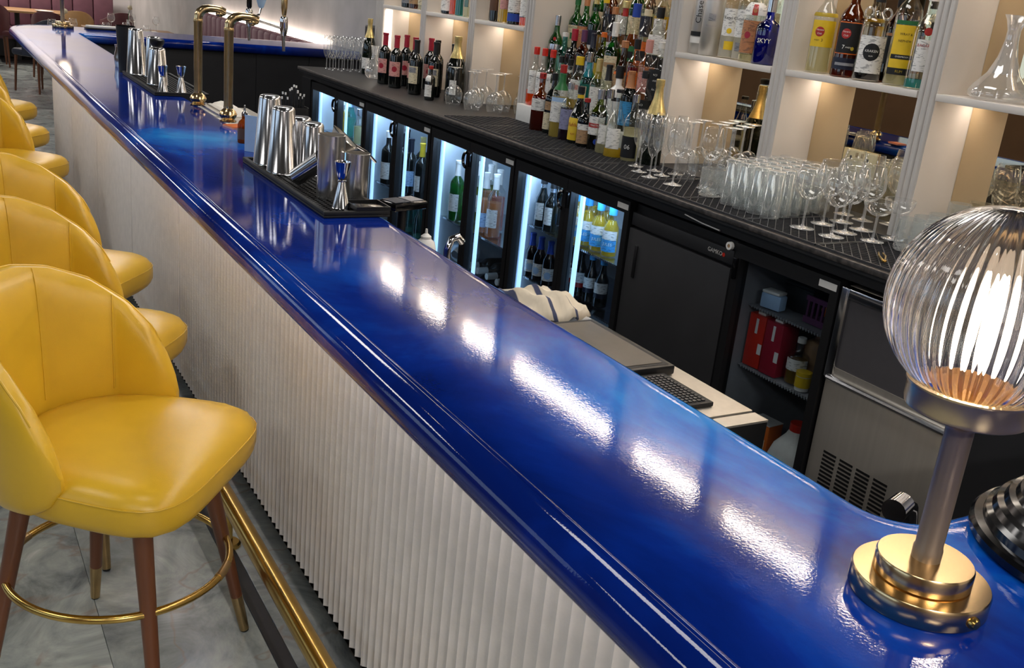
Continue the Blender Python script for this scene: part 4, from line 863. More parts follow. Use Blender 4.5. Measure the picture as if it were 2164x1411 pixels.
D('teal liqueur bottle with a steel pourer', X1, 3.84, z, .295, .034, glass='bottle_teal', liq='liq_teal', fill=.52, cap='steel', caph=.15, labels=((.28, .5, 'cream', .4),))
D('pale yellow bottle with a long white label and gold neck', X1, 3.762, z, .275, .034, liq='liq_pale', fill=.55, cap='gold_foil', caph=.2, labels=((.1, .56, 'white', .7),))
D('black-topped clear bottle with a black diamond label', X1, 3.682, z, .258, .036, liq='liq_pale', fill=.3, cap='ink', caph=.26, labels=((.3, .5, 'ink', .6), (.34, .44, 'white', .4)))
D('frosted white bottle with a black cap in the middle of the display', X1, 3.602, z, .262, .039, shape='squat', glass='white_gloss', cap='ink', caph=.2, capsc=1.25, labels=((.44, .5, 'ink', .5),))
D('ornate patterned bottle with a bronze top and blue label', X1, 3.515, z, .25, .036, glass='wine_dark', cap='copper', caph=.28, capsc=1.25, labels=((.1, .5, 'sky_blue', 1.0),))
D('squarish whiskey bottle with a black label beside the right upright', X1, 3.42, z, .262, .039, liq='liq_amber', fill=.5, cap='black', labels=((.1, .56, 'ink', 1.2),), texts=(('JACK', .012, .48, 'white'), ("DANIEL'S", .010, .40, 'white'), ('No.7', .014, .28, 'white')), sq=4)
# --- second step
z = TZ[1]; X2 = 2.715
D('green gin bottle with a silver cap at the left of the second step', X2, 4.31, z, .318, .0365, glass='bottle_green', liq='liq_green', fill=.5, cap='silver_cap', caph=.15, labels=((.5, .58, 'silver_cap', .9),), disc=((.66, .008, 'red', 0),))
D('pale green clear bottle beside the green gin bottle', X2, 4.228, z, .245, .036, glass='bottle_teal', liq='liq_pale', fill=.55, cap='white', caph=.08)
D('black bottle with a round white emblem and dark red cap', X2, 4.147, z, .268, .038, shape='squat', glass='wine_dark', cap='crimson', caph=.2, disc=((.34, .024, 'white', 0), (.34, .012, 'ink', 0)))
D('raspberry red bottle with a purple top and a black label', X2, 4.065, z, .27, .036, glass='bottle_brown', liq='liq_red', fill=.56, cap='purple', caph=.2, labels=((.22, .5, 'ink', .7),), disc=((.3, .007, 'white', .012),))
D('black slim bottle with a pale blue label behind the teal liqueur', X2, 3.985, z, .262, .033, glass='wine_dark', cap='navy_ink', caph=.25, labels=((.25, .52, 'pale_blue', .8),))
D('lime yellow bottle with an orange top', X2, 3.905, z, .272, .034, glass='bottle_olive', liq='liq_lime', fill=.6, cap='orange', caph=.08, labels=((.25, .5, 'mustard', .8),))
D('green scotch bottle with a white cap and a long cream label', X2, 3.823, z, .322, .037, glass='bottle_green', liq='liq_green', fill=.6, cap='white', caph=.19, labels=((.08, .55, 'cream', .95), (.4, .46, 'tan', .8)))
D('dark amber decanter-like bottle with a paper tag and orange seal', X2, 3.735, z, .25, .040, shape='bulb', glass='bottle_brown', liq='liq_amber', fill=.5, cap='copper', labels=((.15, .42, 'tan', .8), (.42, .47, 'orange', 1.0)))
D('orange-red bitter bottle with a black top', X2, 3.645, z, .265, .037, liq='liq_red', fill=.55, cap='ink', caph=.16, labels=((.25, .48, 'orange', .8),))
D('peach pink bottle with a bulbous clear stopper', X2, 3.56, z, .27, .037, liq='liq_rose', fill=.58, cap='pink', caph=.2, capsc=1.25, labels=((.2, .5, 'pink', .8),))
D('squarish whiskey bottle with a tall black label on the second step', X2, 3.475, z, .268, .038, liq='liq_amber', fill=.5, cap='white', caph=.1, labels=((.1, .58, 'ink', 1.2),), texts=(('JACK', .012, .5, 'white'), ("DANIEL'S", .010, .41, 'white'), ('No.7', .014, .28, 'white')), sq=4)
D('squarish honey whiskey bottle with a grey label by the right upright', X2, 3.385, z, .268, .037, liq='liq_whisky', fill=.5, cap='ink', caph=.1, labels=((.1, .58, 'grey', 1.2),), texts=(("DANIEL'S", .010, .45, 'ink'),), sq=4)
# --- third step
z = TZ[2]; X3 = 2.813
for lab, y, h, r, kw in (
    ('green whiskey bottle with a cream label at the left of the third step', 4.30, .295, .036, dict(glass='bottle_green', liq='liq_green', fill=.58, cap='green', labels=((.2, .56, 'cream', .95), (.34, .44, 'green', .25)), texts=(('JAMESON', .010, .52, 'green'),))),
    ('green whiskey bottle with an orange label', 4.22, .295, .036, dict(glass='bottle_green', liq='liq_green', fill=.58, cap='copper', labels=((.2, .56, 'copper', .95),), texts=(('JAMESON', .010, .5, 'cream'),))),
    ('slim dark green bottle with a white base label', 4.14, .31, .033, dict(glass='bottle_green', liq='liq_green', fill=.6, cap='gold_foil', labels=((.06, .28, 'white', .9), (.28, .5, 'navy_ink', .9)))),
    ('clear long-necked bottle half full of golden spirit', 4.06, .30, .037, dict(shape='cone', liq='liq_cola', fill=.46, cap='yellow', caph=.06)),
    ('amber cognac bottle with a blue and white label', 3.98, .27, .038, dict(liq='liq_amber', fill=.52, cap='copper', labels=((.2, .42, 'white', .9), (.22, .34, 'blue', .6)))),
    ('clear bottle with a red and gold stopper', 3.90, .30, .035, dict(liq='liq_pale', fill=.3, cap='gold_foil', caph=.1, capsc=1.5, neck=(.78, .9, 'red'))),
    ('red-amber bottle with a shiny blue cap', 3.815, .295, .039, dict(shape='bulb', liq='liq_amber', fill=.55, cap='blue', caph=.2, capsc=1.35, labels=((.15, .38, 'green', .7), (.2, .3, 'ink', .5)))),
    ('whisky bottle with an orange label and cream cap', 3.73, .275, .038, dict(liq='liq_whisky', fill=.5, cap='cream', caph=.1, capsc=1.3, labels=((.12, .5, 'orange', 1.0), (.2, .36, 'ink', .6)))),
    ('clear square bottle with a white upper label and black lower label', 3.64, .29, .037, dict(liq='liq_pale', fill=.4, cap='ink', caph=.16, capsc=1.3, labels=((.32, .6, 'white', 1.1), (.08, .31, 'ink', .9)), sq=4)),
    ('clear square bottle with a white label and black base label', 3.55, .28, .036, dict(liq='liq_pale', fill=.4, cap='silver_cap', caph=.1, labels=((.32, .58, 'white', 1.1), (.1, .3, 'ink', .7)), sq=4)),
    ('amber bottle with a navy cap near the right upright', 3.46, .295, .036, dict(liq='liq_amber', fill=.5, cap='navy_ink', caph=.2, labels=((.2, .45, 'cream', .9),))),
    ('pale bottle with a white label at the right end of the third step', 3.375, .27, .036, dict(liq='liq_pale', fill=.4, cap='ink', labels=((.2, .5, 'white', .9),)))):
    D(lab, X3, y, z, h, r, **kw)
z = TZ[3]; X4 = 2.92
for lab, y, h, g, lq, cp in (
    ('green bottle with a dark label on the top step, leftmost', 4.27, .29, 'bottle_green', 'liq_green', 'gold_foil'), ('brown bottle with a black cap on the top step', 4.17, .28, 'bottle_brown', 'liq_amber', 'black'),
    ('clear bottle with an orange cap on the top step', 4.07, .28, 'bottle_clear', 'liq_whisky', 'orange'), ('dark green bottle with a black cap on the top step', 3.97, .29, 'bottle_green', 'liq_green', 'black'),
    ('clear rum bottle with a red cap on the top step', 3.87, .3, 'bottle_clear', 'liq_pale', 'red'), ('gold spirit bottle with a gold cap on the top step', 3.77, .29, 'bottle_clear', 'liq_gold', 'gold_foil'),
    ('dark bottle with a navy cap on the top step', 3.66, .28, 'bottle_brown', 'liq_dark', 'navy_ink'), ('clear bottle with a dark cap on the top step', 3.55, .28, 'bottle_clear', 'liq_pale', 'ink'), ('amber bottle at the right end of the top step', 3.43, .28, 'bottle_clear', 'liq_amber', 'black')):
    D(lab, X4, y, z, h, .036, glass=g, liq=lq, fill=.52, cap=cp, caph=.14, labels=((.18, .48, random.choice(['cream', 'white', 'copper', 'navy_ink']), .9),))
# --- shelf over the wine glasses (left of the second right-hand upright)
ZS = 1.562
S4 = 'vodka bottles on the fourth bay shelf'
LAST = bottle('tall slim white bottle with sideways black script at the left of the shelf', 2.675, 3.2, ZS, .33, .034, shape='tall', glass='bottle_frost', liq='liq_milk', fill=.5, cap='silver_cap', labels=((.2, .25, 'ink', 1.2), (.12, .19, 'white', 1.2)), group=S4)
v_, f_ = text_data('Chase'); tb = LAST
obj('lettering', [wrap(-p[1]*.034-.002, p[0]*.034+.47*.33, .034*1.05) for p in v_], f_, 'ink', tb)
bottle('frosted white vodka bottle with a grey printed palace', 2.665, 3.122, ZS, .335, .039, shape='tall', glass='bottle_frost', liq='liq_milk', fill=.3, cap='silver_cap', texts=(('Belvedere', .010, .33, 'grey'),), labels=((.38, .46, 'grey', .35),), group=S4)
bottle('clear vodka bottle with black script and a small yellow band', 2.69, 3.042, ZS, .31, .036, shape='tall', liq='liq_milk', fill=.26, cap='silver_cap', labels=((.26, .58, 'white', 1.1), (.1, .2, 'yellow', .5), ), texts=(('Ketel One', .016, .47, 'ink'), ('VODKA', .006, .42, 'ink')), disc=((.32, .01, 'yellow', -.006),), group=S4)
bottle('clear vodka bottle with black script and no yellow band', 2.69, 2.965, ZS, .31, .036, shape='tall', liq='liq_milk', fill=.26, cap='silver_cap', labels=((.26, .58, 'white', 1.1), (.1, .2, 'grey', .5)), texts=(('Ketel One', .016, .47, 'ink'), ('VODKA', .006, .42, 'ink')), group=S4)
bottle('clear bottle with a copper label and red white and blue collar', 2.66, 2.885, ZS, .315, .041, shape='squat', liq='liq_pale', fill=.08, cap='silver_cap', labels=((.1, .46, 'copper', 1.15), (.52, .66, 'white', 1.3), (.52, .64, 'red', .25)), texts=(("Tito's", .016, .36, 'brown'), ('VODKA', .008, .22, 'brown')), disc=((.3, .012, 'crimson', -.016), (.57, .007, 'copper', 0)), group=S4)
bottle('cobalt blue vodka bottle with white lettering beside the upright', 2.65, 2.798, ZS, .225, .043, shape='squat', glass='bottle_blue', liq='liq_blue', fill=.5, cap='steel', caph=.2, texts=(('SKYY', .022, .36, 'white'),), group=S4)
# --- rum shelf
S5 = 'rum bottles on the fifth bay shelf'
fc = math.radians(44)
bottle('pale rum bottle with a yellow label and round red emblem', 2.67, 2.556, ZS, .305, .039, liq='liq_pale', fill=.45, cap='mustard', caph=.12, labels=((.28, .56, 'yellow', 1.15),), disc=((.44, .016, 'red', -.012),), texts=(('Havana', .0085, .46, 'white', -.012), ('Club', .0085, .42, 'white', -.012), ('ANEJO', .0065, .35, 'ink', -.018), ('3', .013, .35, 'ink', .0)), neck=(.6, .64, 'mustard'), face=fc, group=S5)
bottle('dark amber rum bottle with a black label and round red emblem', 2.67, 2.44, ZS, .305, .040, glass='bottle_brown', liq='liq_amber', fill=.6, cap='ink', caph=.2, labels=((.24, .57, 'orange', 1.1), (.25, .56, 'ink', 1.05), (.08, .2, 'navy_ink', 1.15), (.12, .15, 'grey', .8)), disc=((.45, .016, 'red', -.012), (.3, .006, 'mustard', .016)), texts=(('Havana', .0085, .47, 'white', -.012), ('Club', .0085, .43, 'white', -.012), ('7', .018, .31, 'white', -.014), ('ANEJO', .006, .31, 'white', .002)), face=fc, group=S5)
kr = bottle('ring-handled clear rum bottle with a white label and black medallion', 2.655, 2.325, ZS, .31, .043, shape='squat', liq='liq_dark', fill=.1, cap='white', caph=.12, capsc=1.3, labels=((.08, .45, 'white', 1.1),), neck=(.78, .87, 'ink'), disc=((.29, .027, 'ink', 0),), texts=(('KRAKEN', .011, .30, 'white'), ('RUM', .006, .25, 'white')), face=fc, group=S5)
for s in (1, -1): MB().tube([(0, s*(.027+.013*math.cos(q)), .208+.016*math.sin(q)) for q in [2*PI*k/20 for k in range(20)]], .0035, 8, closed=True).build('ring_handle', 'glass_stem', kr, True)
bottle('tall overproof rum bottle with a yellow label and green band', 2.655, 2.205, ZS, .335, .039, shape='tall', liq='liq_pale', fill=.5, cap='yellow', caph=.17, labels=((.16, .54, 'yellow', 1.0), (.545, .58, 'green', 1.0), (.1, .16, 'ink', 1.0), (.24, .28, 'ink', .9)), neck=(.81, .84, 'green'), texts=(('WRAY &', .010, .46, 'ink'), ('NEPHEW', .010, .40, 'ink'), ('OVERPROOF', .007, .26, 'white'), ('RUM', .011, .13, 'mustard')), face=fc, group=S5)
bottle('dark rum bottle standing behind the yellow-labelled overproof rum', 2.744, 2.315, ZS, .29, .037, glass='bottle_brown', liq='liq_dark', fill=.6, cap='ink', caph=.2, labels=((.2, .5, 'ink', 1.0), (.5, .53, 'copper', 1.0)), face=fc, group=S5)
bottle('small clear bottle with a tan label behind the overproof rum', 2.744, 2.237, ZS, .2, .036, shape='squat', liq='liq_milk', fill=.3, cap='black', labels=((.2, .5, 'tan', 1.0), (.3, .38, 'ink', .4)), face=fc, group=S5)
bottle('white rum bottle with a red bat roundel, half hidden by the upright', 2.642, 2.116, ZS, .29, .037, liq='liq_teal', fill=.1, cap='white', caph=.12, labels=((.18, .5, 'white', .7),), disc=((.58, .012, 'red', 0),), texts=(('BACARDI', .012, .44, 'red'),), face=fc, group=S5)
# --- shelves of the first three bays
for lab, y, h, r, kw in (
    ('dark square bottle at the left end of the first bay shelf', 5.98, .25, .042, dict(glass='wine_dark', labels=((.1, .4, 'grey', .9),))), ('brown bottle in the middle of the first bay shelf', 5.87, .26, .04, dict(glass='bottle_brown', liq='liq_amber', labels=((.1, .4, 'tan', .9),))), ('pale bottle with a cream label on the first bay shelf', 5.74, .27, .04, dict(liq='liq_pale', labels=((.1, .4, 'cream', .9),))),
    ('dark bottle with an orange-edged label on the second bay shelf', 5.42, .27, .041, dict(glass='wine_dark', labels=((.06, .4, 'white', .9), (.3, .4, 'ink', .8)))), ('orange bottle behind the dark one on the second bay shelf', 5.33, .26, .034, dict(liq='liq_orange', labels=())), ('turquoise bottle on the second bay shelf', 5.25, .28, .037, dict(glass='bottle_teal', liq='liq_teal', labels=())), ('clear wide bottle with pale green tint on the second bay shelf', 5.13, .26, .047, dict(liq='liq_pale', fill=.2, labels=())),
    ('dark bottle at the left of the third bay shelf', 4.85, .27, .036, dict(glass='wine_dark', labels=((.2, .5, 'brown', .8),))), ('clear bottle of bright yellow spirit on the third bay shelf', 4.755, .28, .037, dict(liq='liq_gold', fill=.4, labels=((.24, .5, 'pink', .6),))), ('navy bottle with a white label on the third bay shelf', 4.64, .29, .044, dict(glass='wine_dark', labels=((.2, .55, 'white', 1.0), (.05, .18, 'blue', 1.0)))), ('clear bottle with a red-orange base on the third bay shelf', 4.525, .28, .038, dict(liq='liq_orange', fill=.14, labels=((.16, .5, 'white', 1.0),)))):
    kw.setdefault('fill', .5); bottle(lab, 2.665, y, ZS, h, r, cap='black', caph=.12, group='bottles on the left bay shelves', **kw)
# --- upper shelf bottles exist only behind the frame; the photograph shows none of them
# ================================================================== glassware
def gl(parts, mats=None):
    out = []
    for nm, prof, seg in parts: me = MB().lathe(prof, seg).mesh(nm, True); me.materials.append(M('glass_stem' if nm in ('stem', 'foot') else 'glass')); out.append((nm, me))
    return out
K_burg = gl((('bowl', [(.005, .088), (.022, .094), (.040, .112), (.0475, .132), (.046, .158), (.036, .2), (.0355, .2005), (.0345, .2)], 32), ('stem', [(.0045, .006), (.0036, .02), (.0035, .07), (.005, .088)], 12), ('foot', [(0, 0), (.037, .0), (.0378, .0012), (.02, .003), (.006, .008), (.0045, .012)], 32)))
K_wine = gl((('bowl', [(.005, .098), (.02, .104), (.034, .122), (.0395, .145), (.038, .17), (.031, .215), (.0305, .2155), (.0295, .215)], 28), ('stem', [(.0045, .006), (.0036, .02), (.0035, .08), (.005, .098)], 12), ('foot', [(0, 0), (.034, .0), (.0348, .0012), (.02, .003), (.006, .008), (.0045, .012)], 28)))
K_flute = gl((('bowl', [(.004, .072), (.012, .082), (.021, .105), (.0245, .14), (.0235, .18), (.020, .218), (.019, .218)], 24), ('stem', [(.004, .006), (.0033, .02), (.0032, .06), (.004, .072)], 10), ('foot', [(0, 0), (.030, .0), (.0305, .0012), (.015, .003), (.005, .008), (.004, .011)], 24)))
K_coupe = gl((('bowl', [(.004, .075), (.02, .08), (.038, .092), (.045, .108), (.0455, .122), (.045, .1225), (.044, .122)], 28), ('stem', [(.0045, .006), (.0036, .02), (.0035, .06), (.004, .075)], 10), ('foot', [(0, 0), (.034, .0), (.0345, .0012), (.02, .003), (.006, .008), (.0045, .011)], 28)))
K_high = MB().lathe([(0, .001), (.027, .001), (.0285, .004), (.0305, .148), (.0302, .149), (.029, .148), (.0272, .012), (0, .012)], 20).mesh('highball', True); K_high.materials.append(M('tumbler_glass'))
def cutprof(r, h, seg=24):
    m = MB(); n = 24; lv = [0, .004, .012, .02, .03, .04, .05, .056]; v = []; f = []
    for i, z in enumerate(lv+[h, h]):
        for k in range(n):
            a = 2*PI*(k+.5*(i % 2))/n; rr = r*(.93 if z == 0 else 1)*(1+.02*((i+k) % 2 if z < .055 else 0))
            if i == len(lv)+1: rr -= .003
            v.append((rr*math.cos(a), rr*math.sin(a), z))
    for i in range(len(lv)+1):
        for k in range(n): f.append((i*n+k, i*n+(k+1) % n, (i+1)*n+(k+1) % n, (i+1)*n+k))
    f.append(tuple(range(n))[::-1]); m.add(v, f).lathe([(0, .012), (r-.006, .012), (r-.003, h)], 24); me = m.mesh('tumbler'); me.materials.append(M('tumbler_glass')); return me
K_cut = cutprof(.04, .092); K_cuttall = cutprof(.034, .12)
def stem(kind, name, label, x, y, group, z=C0, up=True, cat='glass', h=.2155):
    t = thing(name, label, cat, (x, y, z+.0079 if z == C0 else z+.001), random.uniform(0, 6), group)
    if not up: t.rotation_euler = (PI, 0, t.rotation_euler[2]); t.location.z += h
    for nm, me in kind: inst(nm, me, None, t)
    return t
def simple(name, me, label, x, y, group, z=C0+.0069, up=True, h=0):
    o = inst(name, me, None, None, (x, y, z+.001), (0, 0, random.uniform(0, 6)))
    if not up: o.rotation_euler = (PI, 0, 0); o.location.z += h
    return tag(o, label, 'glass', group)
# flutes at the far left end of the counter
NTH = ['first', 'second', 'third', 'fourth', 'fifth', 'sixth']
for i in range(5):
    for j in range(3): stem(K_flute, 'champagne_flute', 'champagne flute in the far left block, %s row from front, %s in row' % (NTH[i], NTH[j]), 2.345+.0615*i, 6.385+.0615*j, 'flutes at the far left of the counter', z=C0-.006)
# six flutes between the display and the wine glasses
for x, y, w in ((2.40, 3.13, 'leftmost, touching the clear bottles'), (2.335, 3.02, 'front left'), (2.42, 3.035, 'back middle'), (2.305, 2.915, 'front right, nearest the counter edge'), (2.385, 2.945, 'second from the front right'), (2.47, 2.97, 'rearmost')):
    stem(K_flute, 'champagne_flute', 'champagne flute in the group of six by the spirits, '+w, x, y, 'flutes beside the spirit display')
# wine glasses standing
for x, y, w in ((2.31, 2.785, 'at the counter edge right of the flutes'), (2.405, 2.715, 'right of the first, in front of the upturned glasses'),):
    stem(K_wine, 'wine_glass', 'wine glass standing upright '+w, x, y, 'wine glasses by the highballs')
# upturned wine glasses
for (x, y), w in zip(((2.43, 2.86), (2.52, 2.91), (2.52, 2.82), (2.60, 2.87), (2.50, 2.725), (2.60, 2.775), (2.69, 2.83), (2.69, 2.92)), ('frontmost', 'left of the second row', 'middle of the second row', 'left of the third row', 'right of the second row', 'right of the third row', 'back right at the mirror', 'back left at the mirror')):
    stem(K_wine, 'wine_glass', 'upturned wine glass behind the flutes, '+w, x, y, 'upturned wine glasses in the fourth bay', up=False)
for (x, y), w in zip(((2.33, 2.605), (2.42, 2.595), (2.505, 2.635)), ('nearest the counter edge', 'in the middle', 'nearest the mirror')): simple('rocks_glass', K_cut, 'low clear tumbler between the highballs and the upturned glasses, '+w, x, y, 'low tumblers behind the highballs')
# highballs: a solid block
for i in range(6):
    for j in range(6):
        x = 2.305+.0625*i; y = 2.475-.045*i*.3-.0635*j+.03*i
        if j > 3: continue
        if x > 2.57 and y > 2.6: continue
        simple('highball_glass', K_high, 'upturned highball glass in the dense block, row %s from the counter edge, %s from left' % (NTH[i], NTH[j]), x, y, 'highball glasses on the counter', up=False, h=.149)
# big stemmed glasses on the right
for x, y, w in ((2.312, 2.147, 'at the front edge, leftmost of the big ones'), (2.325, 2.04, 'at the front edge, second from the left'), (2.42, 2.075, 'behind the two front ones'), (2.522, 2.10, 'third row back beside the upright'), (2.44, 2.185, 'behind the leftmost front one'), (2.545, 2.205, 'in the back row beside the brass socket')):
    stem(K_burg, 'wine_glass', 'large round-bowled wine glass '+w, x, y, 'large wine glasses on the right')
for (x, y), w in zip(((2.66, 2.30), (2.655, 2.215), (2.715, 2.152)), ('left', 'middle', 'right')): stem(K_wine, 'wine_glass', 'upright wine glass against the mirror under the rum shelf, %s of three' % w, x, y, 'wine glasses against the mirror')
for x, y, w in ((2.425, 1.972, 'nearest the globe lamp'), (2.53, 1.985, 'farther back beside the cut tumbler')): stem(K_coupe, 'coupe_glass', 'shallow stemmed coupe glass '+w, x, y, 'coupe glasses by the tumblers')
for i in range(4):
    for j in range(3): simple('rocks_glass', K_cut, 'cut crystal tumbler behind the globe lamp, %s row from the edge, %s from the left' % (NTH[j], NTH[i]), 2.45+.09*j, 1.865-.088*i+.02*j, 'cut tumblers on the right')
for i in range(4): simple('tall_cut_glass', K_cuttall, 'tall cut crystal glass at the foot of the mirror, %s from the left' % NTH[i], 2.735, 1.93-.075*i, 'tall cut glasses against the mirror')
stem(K_burg, 'wine_glass', 'round wine glass far right beyond the globe lamp', 2.55, 1.50, 'large wine glasses on the right')
# balloon glasses upside down in the third bay
for (x, y), w in zip(((2.46, 4.86), (2.55, 4.78), (2.47, 4.66), (2.57, 4.60), (2.66, 4.68), (2.66, 4.88), (2.70, 4.54)), ('front left', 'middle left', 'front right', 'middle right', 'behind the middle pair', 'back left', 'back right')):
    stem(K_burg, 'wine_glass', 'upturned balloon wine glass in the third bay, '+w, x, y, 'upturned balloon glasses', z=C0-.006, up=False, h=.201)
# brass tools lying by the cut tumblers
t = thing('bar_tongs', 'small brass tongs lying at the counter edge by the cut tumblers', 'tongs', (2.27, 1.80, C0+.009), .8)
for s in (1, -1): MB().tube([(-.05, s*.002, .004), (0, s*.009, .006), (.05, s*.006, .004)], .0032, 8).build('arm', 'brass', t, True)
MB().tube([(-.052, -.004, .004), (-.056, 0, .004), (-.052, .004, .004)], .0034, 8).build('bend', 'brass', t, True)
# carafes
def lathe_thing(name, label, cat, loc, parts, grp=None):
    t = thing(name, label, cat, loc, 0, grp)
    for nm, prof, seg, mat in parts: MB().lathe(prof, seg).build(nm, mat, t, True)
    return t
lathe_thing('carafe', 'clear round-bodied carafe between the champagne bottle and the red wines', 'carafe', (2.47, 6.0, C0+.0015), [('body', [(0, .002), (.035, .002), (.052, .02), (.056, .045), (.045, .08), (.02, .115), (.016, .14), (.02, .185), (.024, .195), (.0225, .195), (.0145, .14)], 32, 'glass_stem'), ('rim', [(.0225, .194), (.025, .196), (.0225, .198)], 24, 'glass_stem')])
lathe_thing('carafe', 'second clear carafe touching the leftmost red wine', 'carafe', (2.49, 5.865, C0+.0015), [('body', [(0, .002), (.033, .002), (.047, .02), (.05, .04), (.04, .075), (.018, .105), (.014, .13), (.018, .165), (.022, .175), (.0205, .175), (.0125, .13)], 32, 'glass_stem'), ('rim', [(.0205, .174), (.023, .176), (.0205, .178)], 24, 'glass_stem')])
# decanters on the right shelf
lathe_thing('decanter', 'wide ship decanter with a flared neck on the right shelf', 'decanter', (2.69, 1.865, ZS+.0015), [('body', [(0, .003), (.07, .003), (.083, .010), (.085, .022), (.075, .04), (.045, .075), (.027, .12), (.0185, .165), (.018, .195), (.026, .222), (.034, .236), (.0325, .236), (.0245, .221), (.0165, .195), (.017, .166), (.025, .12), (.043, .074)], 40, 'glass_stem'), ('wine_ring', [(.05, .006), (.07, .006), (.066, .03), (.0, .031)], 32, 'glass')])
t = thing('glass_dish', 'shallow clear glass bowl lying behind the decanter on the right shelf', 'bowl', (2.70, 1.94, ZS+.0015)); t.location = (2.68, 1.70, ZS+.0015)
MB().lathe([(0, .002), (.03, .002), (.05, .02), (.06, .045), (.058, .045), (.048, .021)], 36).build('bowl', 'glass_stem', t, True)
for k in range(2):
    MB().tube([(-.064-.014*math.cos(q), .02*k+.004, .03+.022*math.sin(q)) for q in [2*PI*j/18 for j in range(18)]], .004, 8, closed=True).build('ring_handle', 'glass_stem', t, True)
# brass double socket at the mirror
t = thing('wall_socket', 'brass double wall socket with black holes under the rum shelf', 'socket', (2.782, 2.385, 1.285)); 
MB().box(-.006, .0, -.074, .074, -.043, .043, .002).build('plate', 'brass_plate', t)
for s in (1, -1):
    MB().box(-.0072, -.005, s*.037-.004, s*.037+.004, .008, .02).build('slot', 'ink', t)
    for q in (1, -1): MB().box(-.0072, -.005, s*.037+q*.011-.0035, s*.037+q*.011+.0035, -.016, -.009).build('slot', 'ink', t)
    MB().box(-.009, -.005, s*.012-.005, s*.012+.005, .018, .034, .001).build('switch', 'brass_dull', t)
t = thing('speaker_box', 'small black box fixed to the wall behind the far left flutes', 'speaker', (3.05, 7.35, 1.30)); MB().box(-.06, .045, -.13, .13, -.07, .07, .006).build('body', 'black', t); MB().box(-.063, -.0605, -.12, .12, -.06, .06).build('grille', 'charcoal', t)
t = thing('tape_roll', 'white roll on the top corner of the black cooler', 'roll', (2.20, 2.318, 1.03)); t.rotation_euler = (0, -PI/2, 0)
MB().lathe([(.006, 0), (.013, 0), (.013, .012), (.006, .012)], 24).build('roll', 'white', t); MB().lathe([(.0, .001), (.006, .001), (.006, .011), (0, .011)], 16).build('core', 'tan', t)
t = thing('cable_trim', 'thin white strip under the counter above the black cooler', 'trim strip', (2.206, 2.48, 1.064)); MB().tube([(0, .09, .008), (0, 0, 0), (0, -.09, -.003)], .0022, 6).build('strip', 'white', t, True); MB().ico((0, -.09, -.003), .003, 1).build('end', 'grey', t, True)
# ================================================================== inside the fridges
FG = 'bottles in the lit fridges'
FR = [(5.46, 6.385), (4.57, 5.455), (3.72, 4.565), (2.872, 3.715), (1.865, 2.305)]
def fb(label, x, y, z, h, r, shape='beer', g=FG, **kw):
    for a, b in FR:   # stand inside the cabinet where the sight line through the door meets it
        if a < y < b: y = min(max(y*x/2.21, a+.03+r), b-.03-r); break
    return bottle(label, x, y, z, h, r, shape=shape, group=g, seg=16, **kw)
Y4 = 'yellow soda bottles on the top shelf'
for lab, x, y in (('front left', 2.33, 3.215), ('front middle', 2.33, 3.135), ('front right', 2.33, 3.055), ('front far right', 2.33, 2.975), ('second row left', 2.42, 3.19), ('second row middle', 2.42, 3.10), ('second row right', 2.42, 3.01)):
    fb('yellow cider bottle with a blue and white label in the fridge, '+lab, x, y, .768, .2, .032, g=Y4, liq='liq_gold', fill=.7, cap='sky_blue', caph=.18, labels=((.1, .34, 'sky_blue', 1.2), (.34, .52, 'white', 1.2)), texts=(('JULES', .017, .25, 'white'),) if x < 2.4 else ())
for i, (x, y) in enumerate(((2.30, 3.40), (2.31, 3.475), (2.40, 3.37))): fb('dark stout bottle with a tall white label in the fourth fridge, %s' % ('nearer the handle', 'farther left', 'at the back')[i], x, y, .768, .21, .03, glass='wine_dark', cap='ink', labels=((.14, .5, 'white', .7),), neck=(.8, .88, 'silver_cap'))
for i in range(3): fb('small brown bottle with a blue cap on the second shelf, %s of three' % ('left', 'middle', 'right')[i], 2.30, 3.52-.075*i, .535, .195, .028, glass='bottle_brown', liq='liq_dark', fill=.6, cap='blue', caph=.28, labels=((.12, .4, 'white', 1.0),), disc=((.24, .016, 'pale_blue', 0),))
for i in range(4): fb('dark beer bottle with a white and red label on a lower shelf, %s' % ('first from left', 'second from left', 'third from left', 'last')[i], 2.36, 3.215-.075*i, .535, .2, .03, glass='wine_dark', cap='ink' if i < 2 else 'sky_blue', labels=((.3, .52, 'white', 1.1), (.2, .3, 'red' if i < 2 else 'navy_ink', 1.1)))
for i in range(5): fb('dark red-capped bottle low in the fourth fridge, %s from left' % ('first', 'second', 'third', 'fourth', 'fifth')[i], 2.31, 3.48-.075*i, .155, .24, .032, glass='wine_dark', cap='red', labels=((.2, .45, 'red', 1.0),))
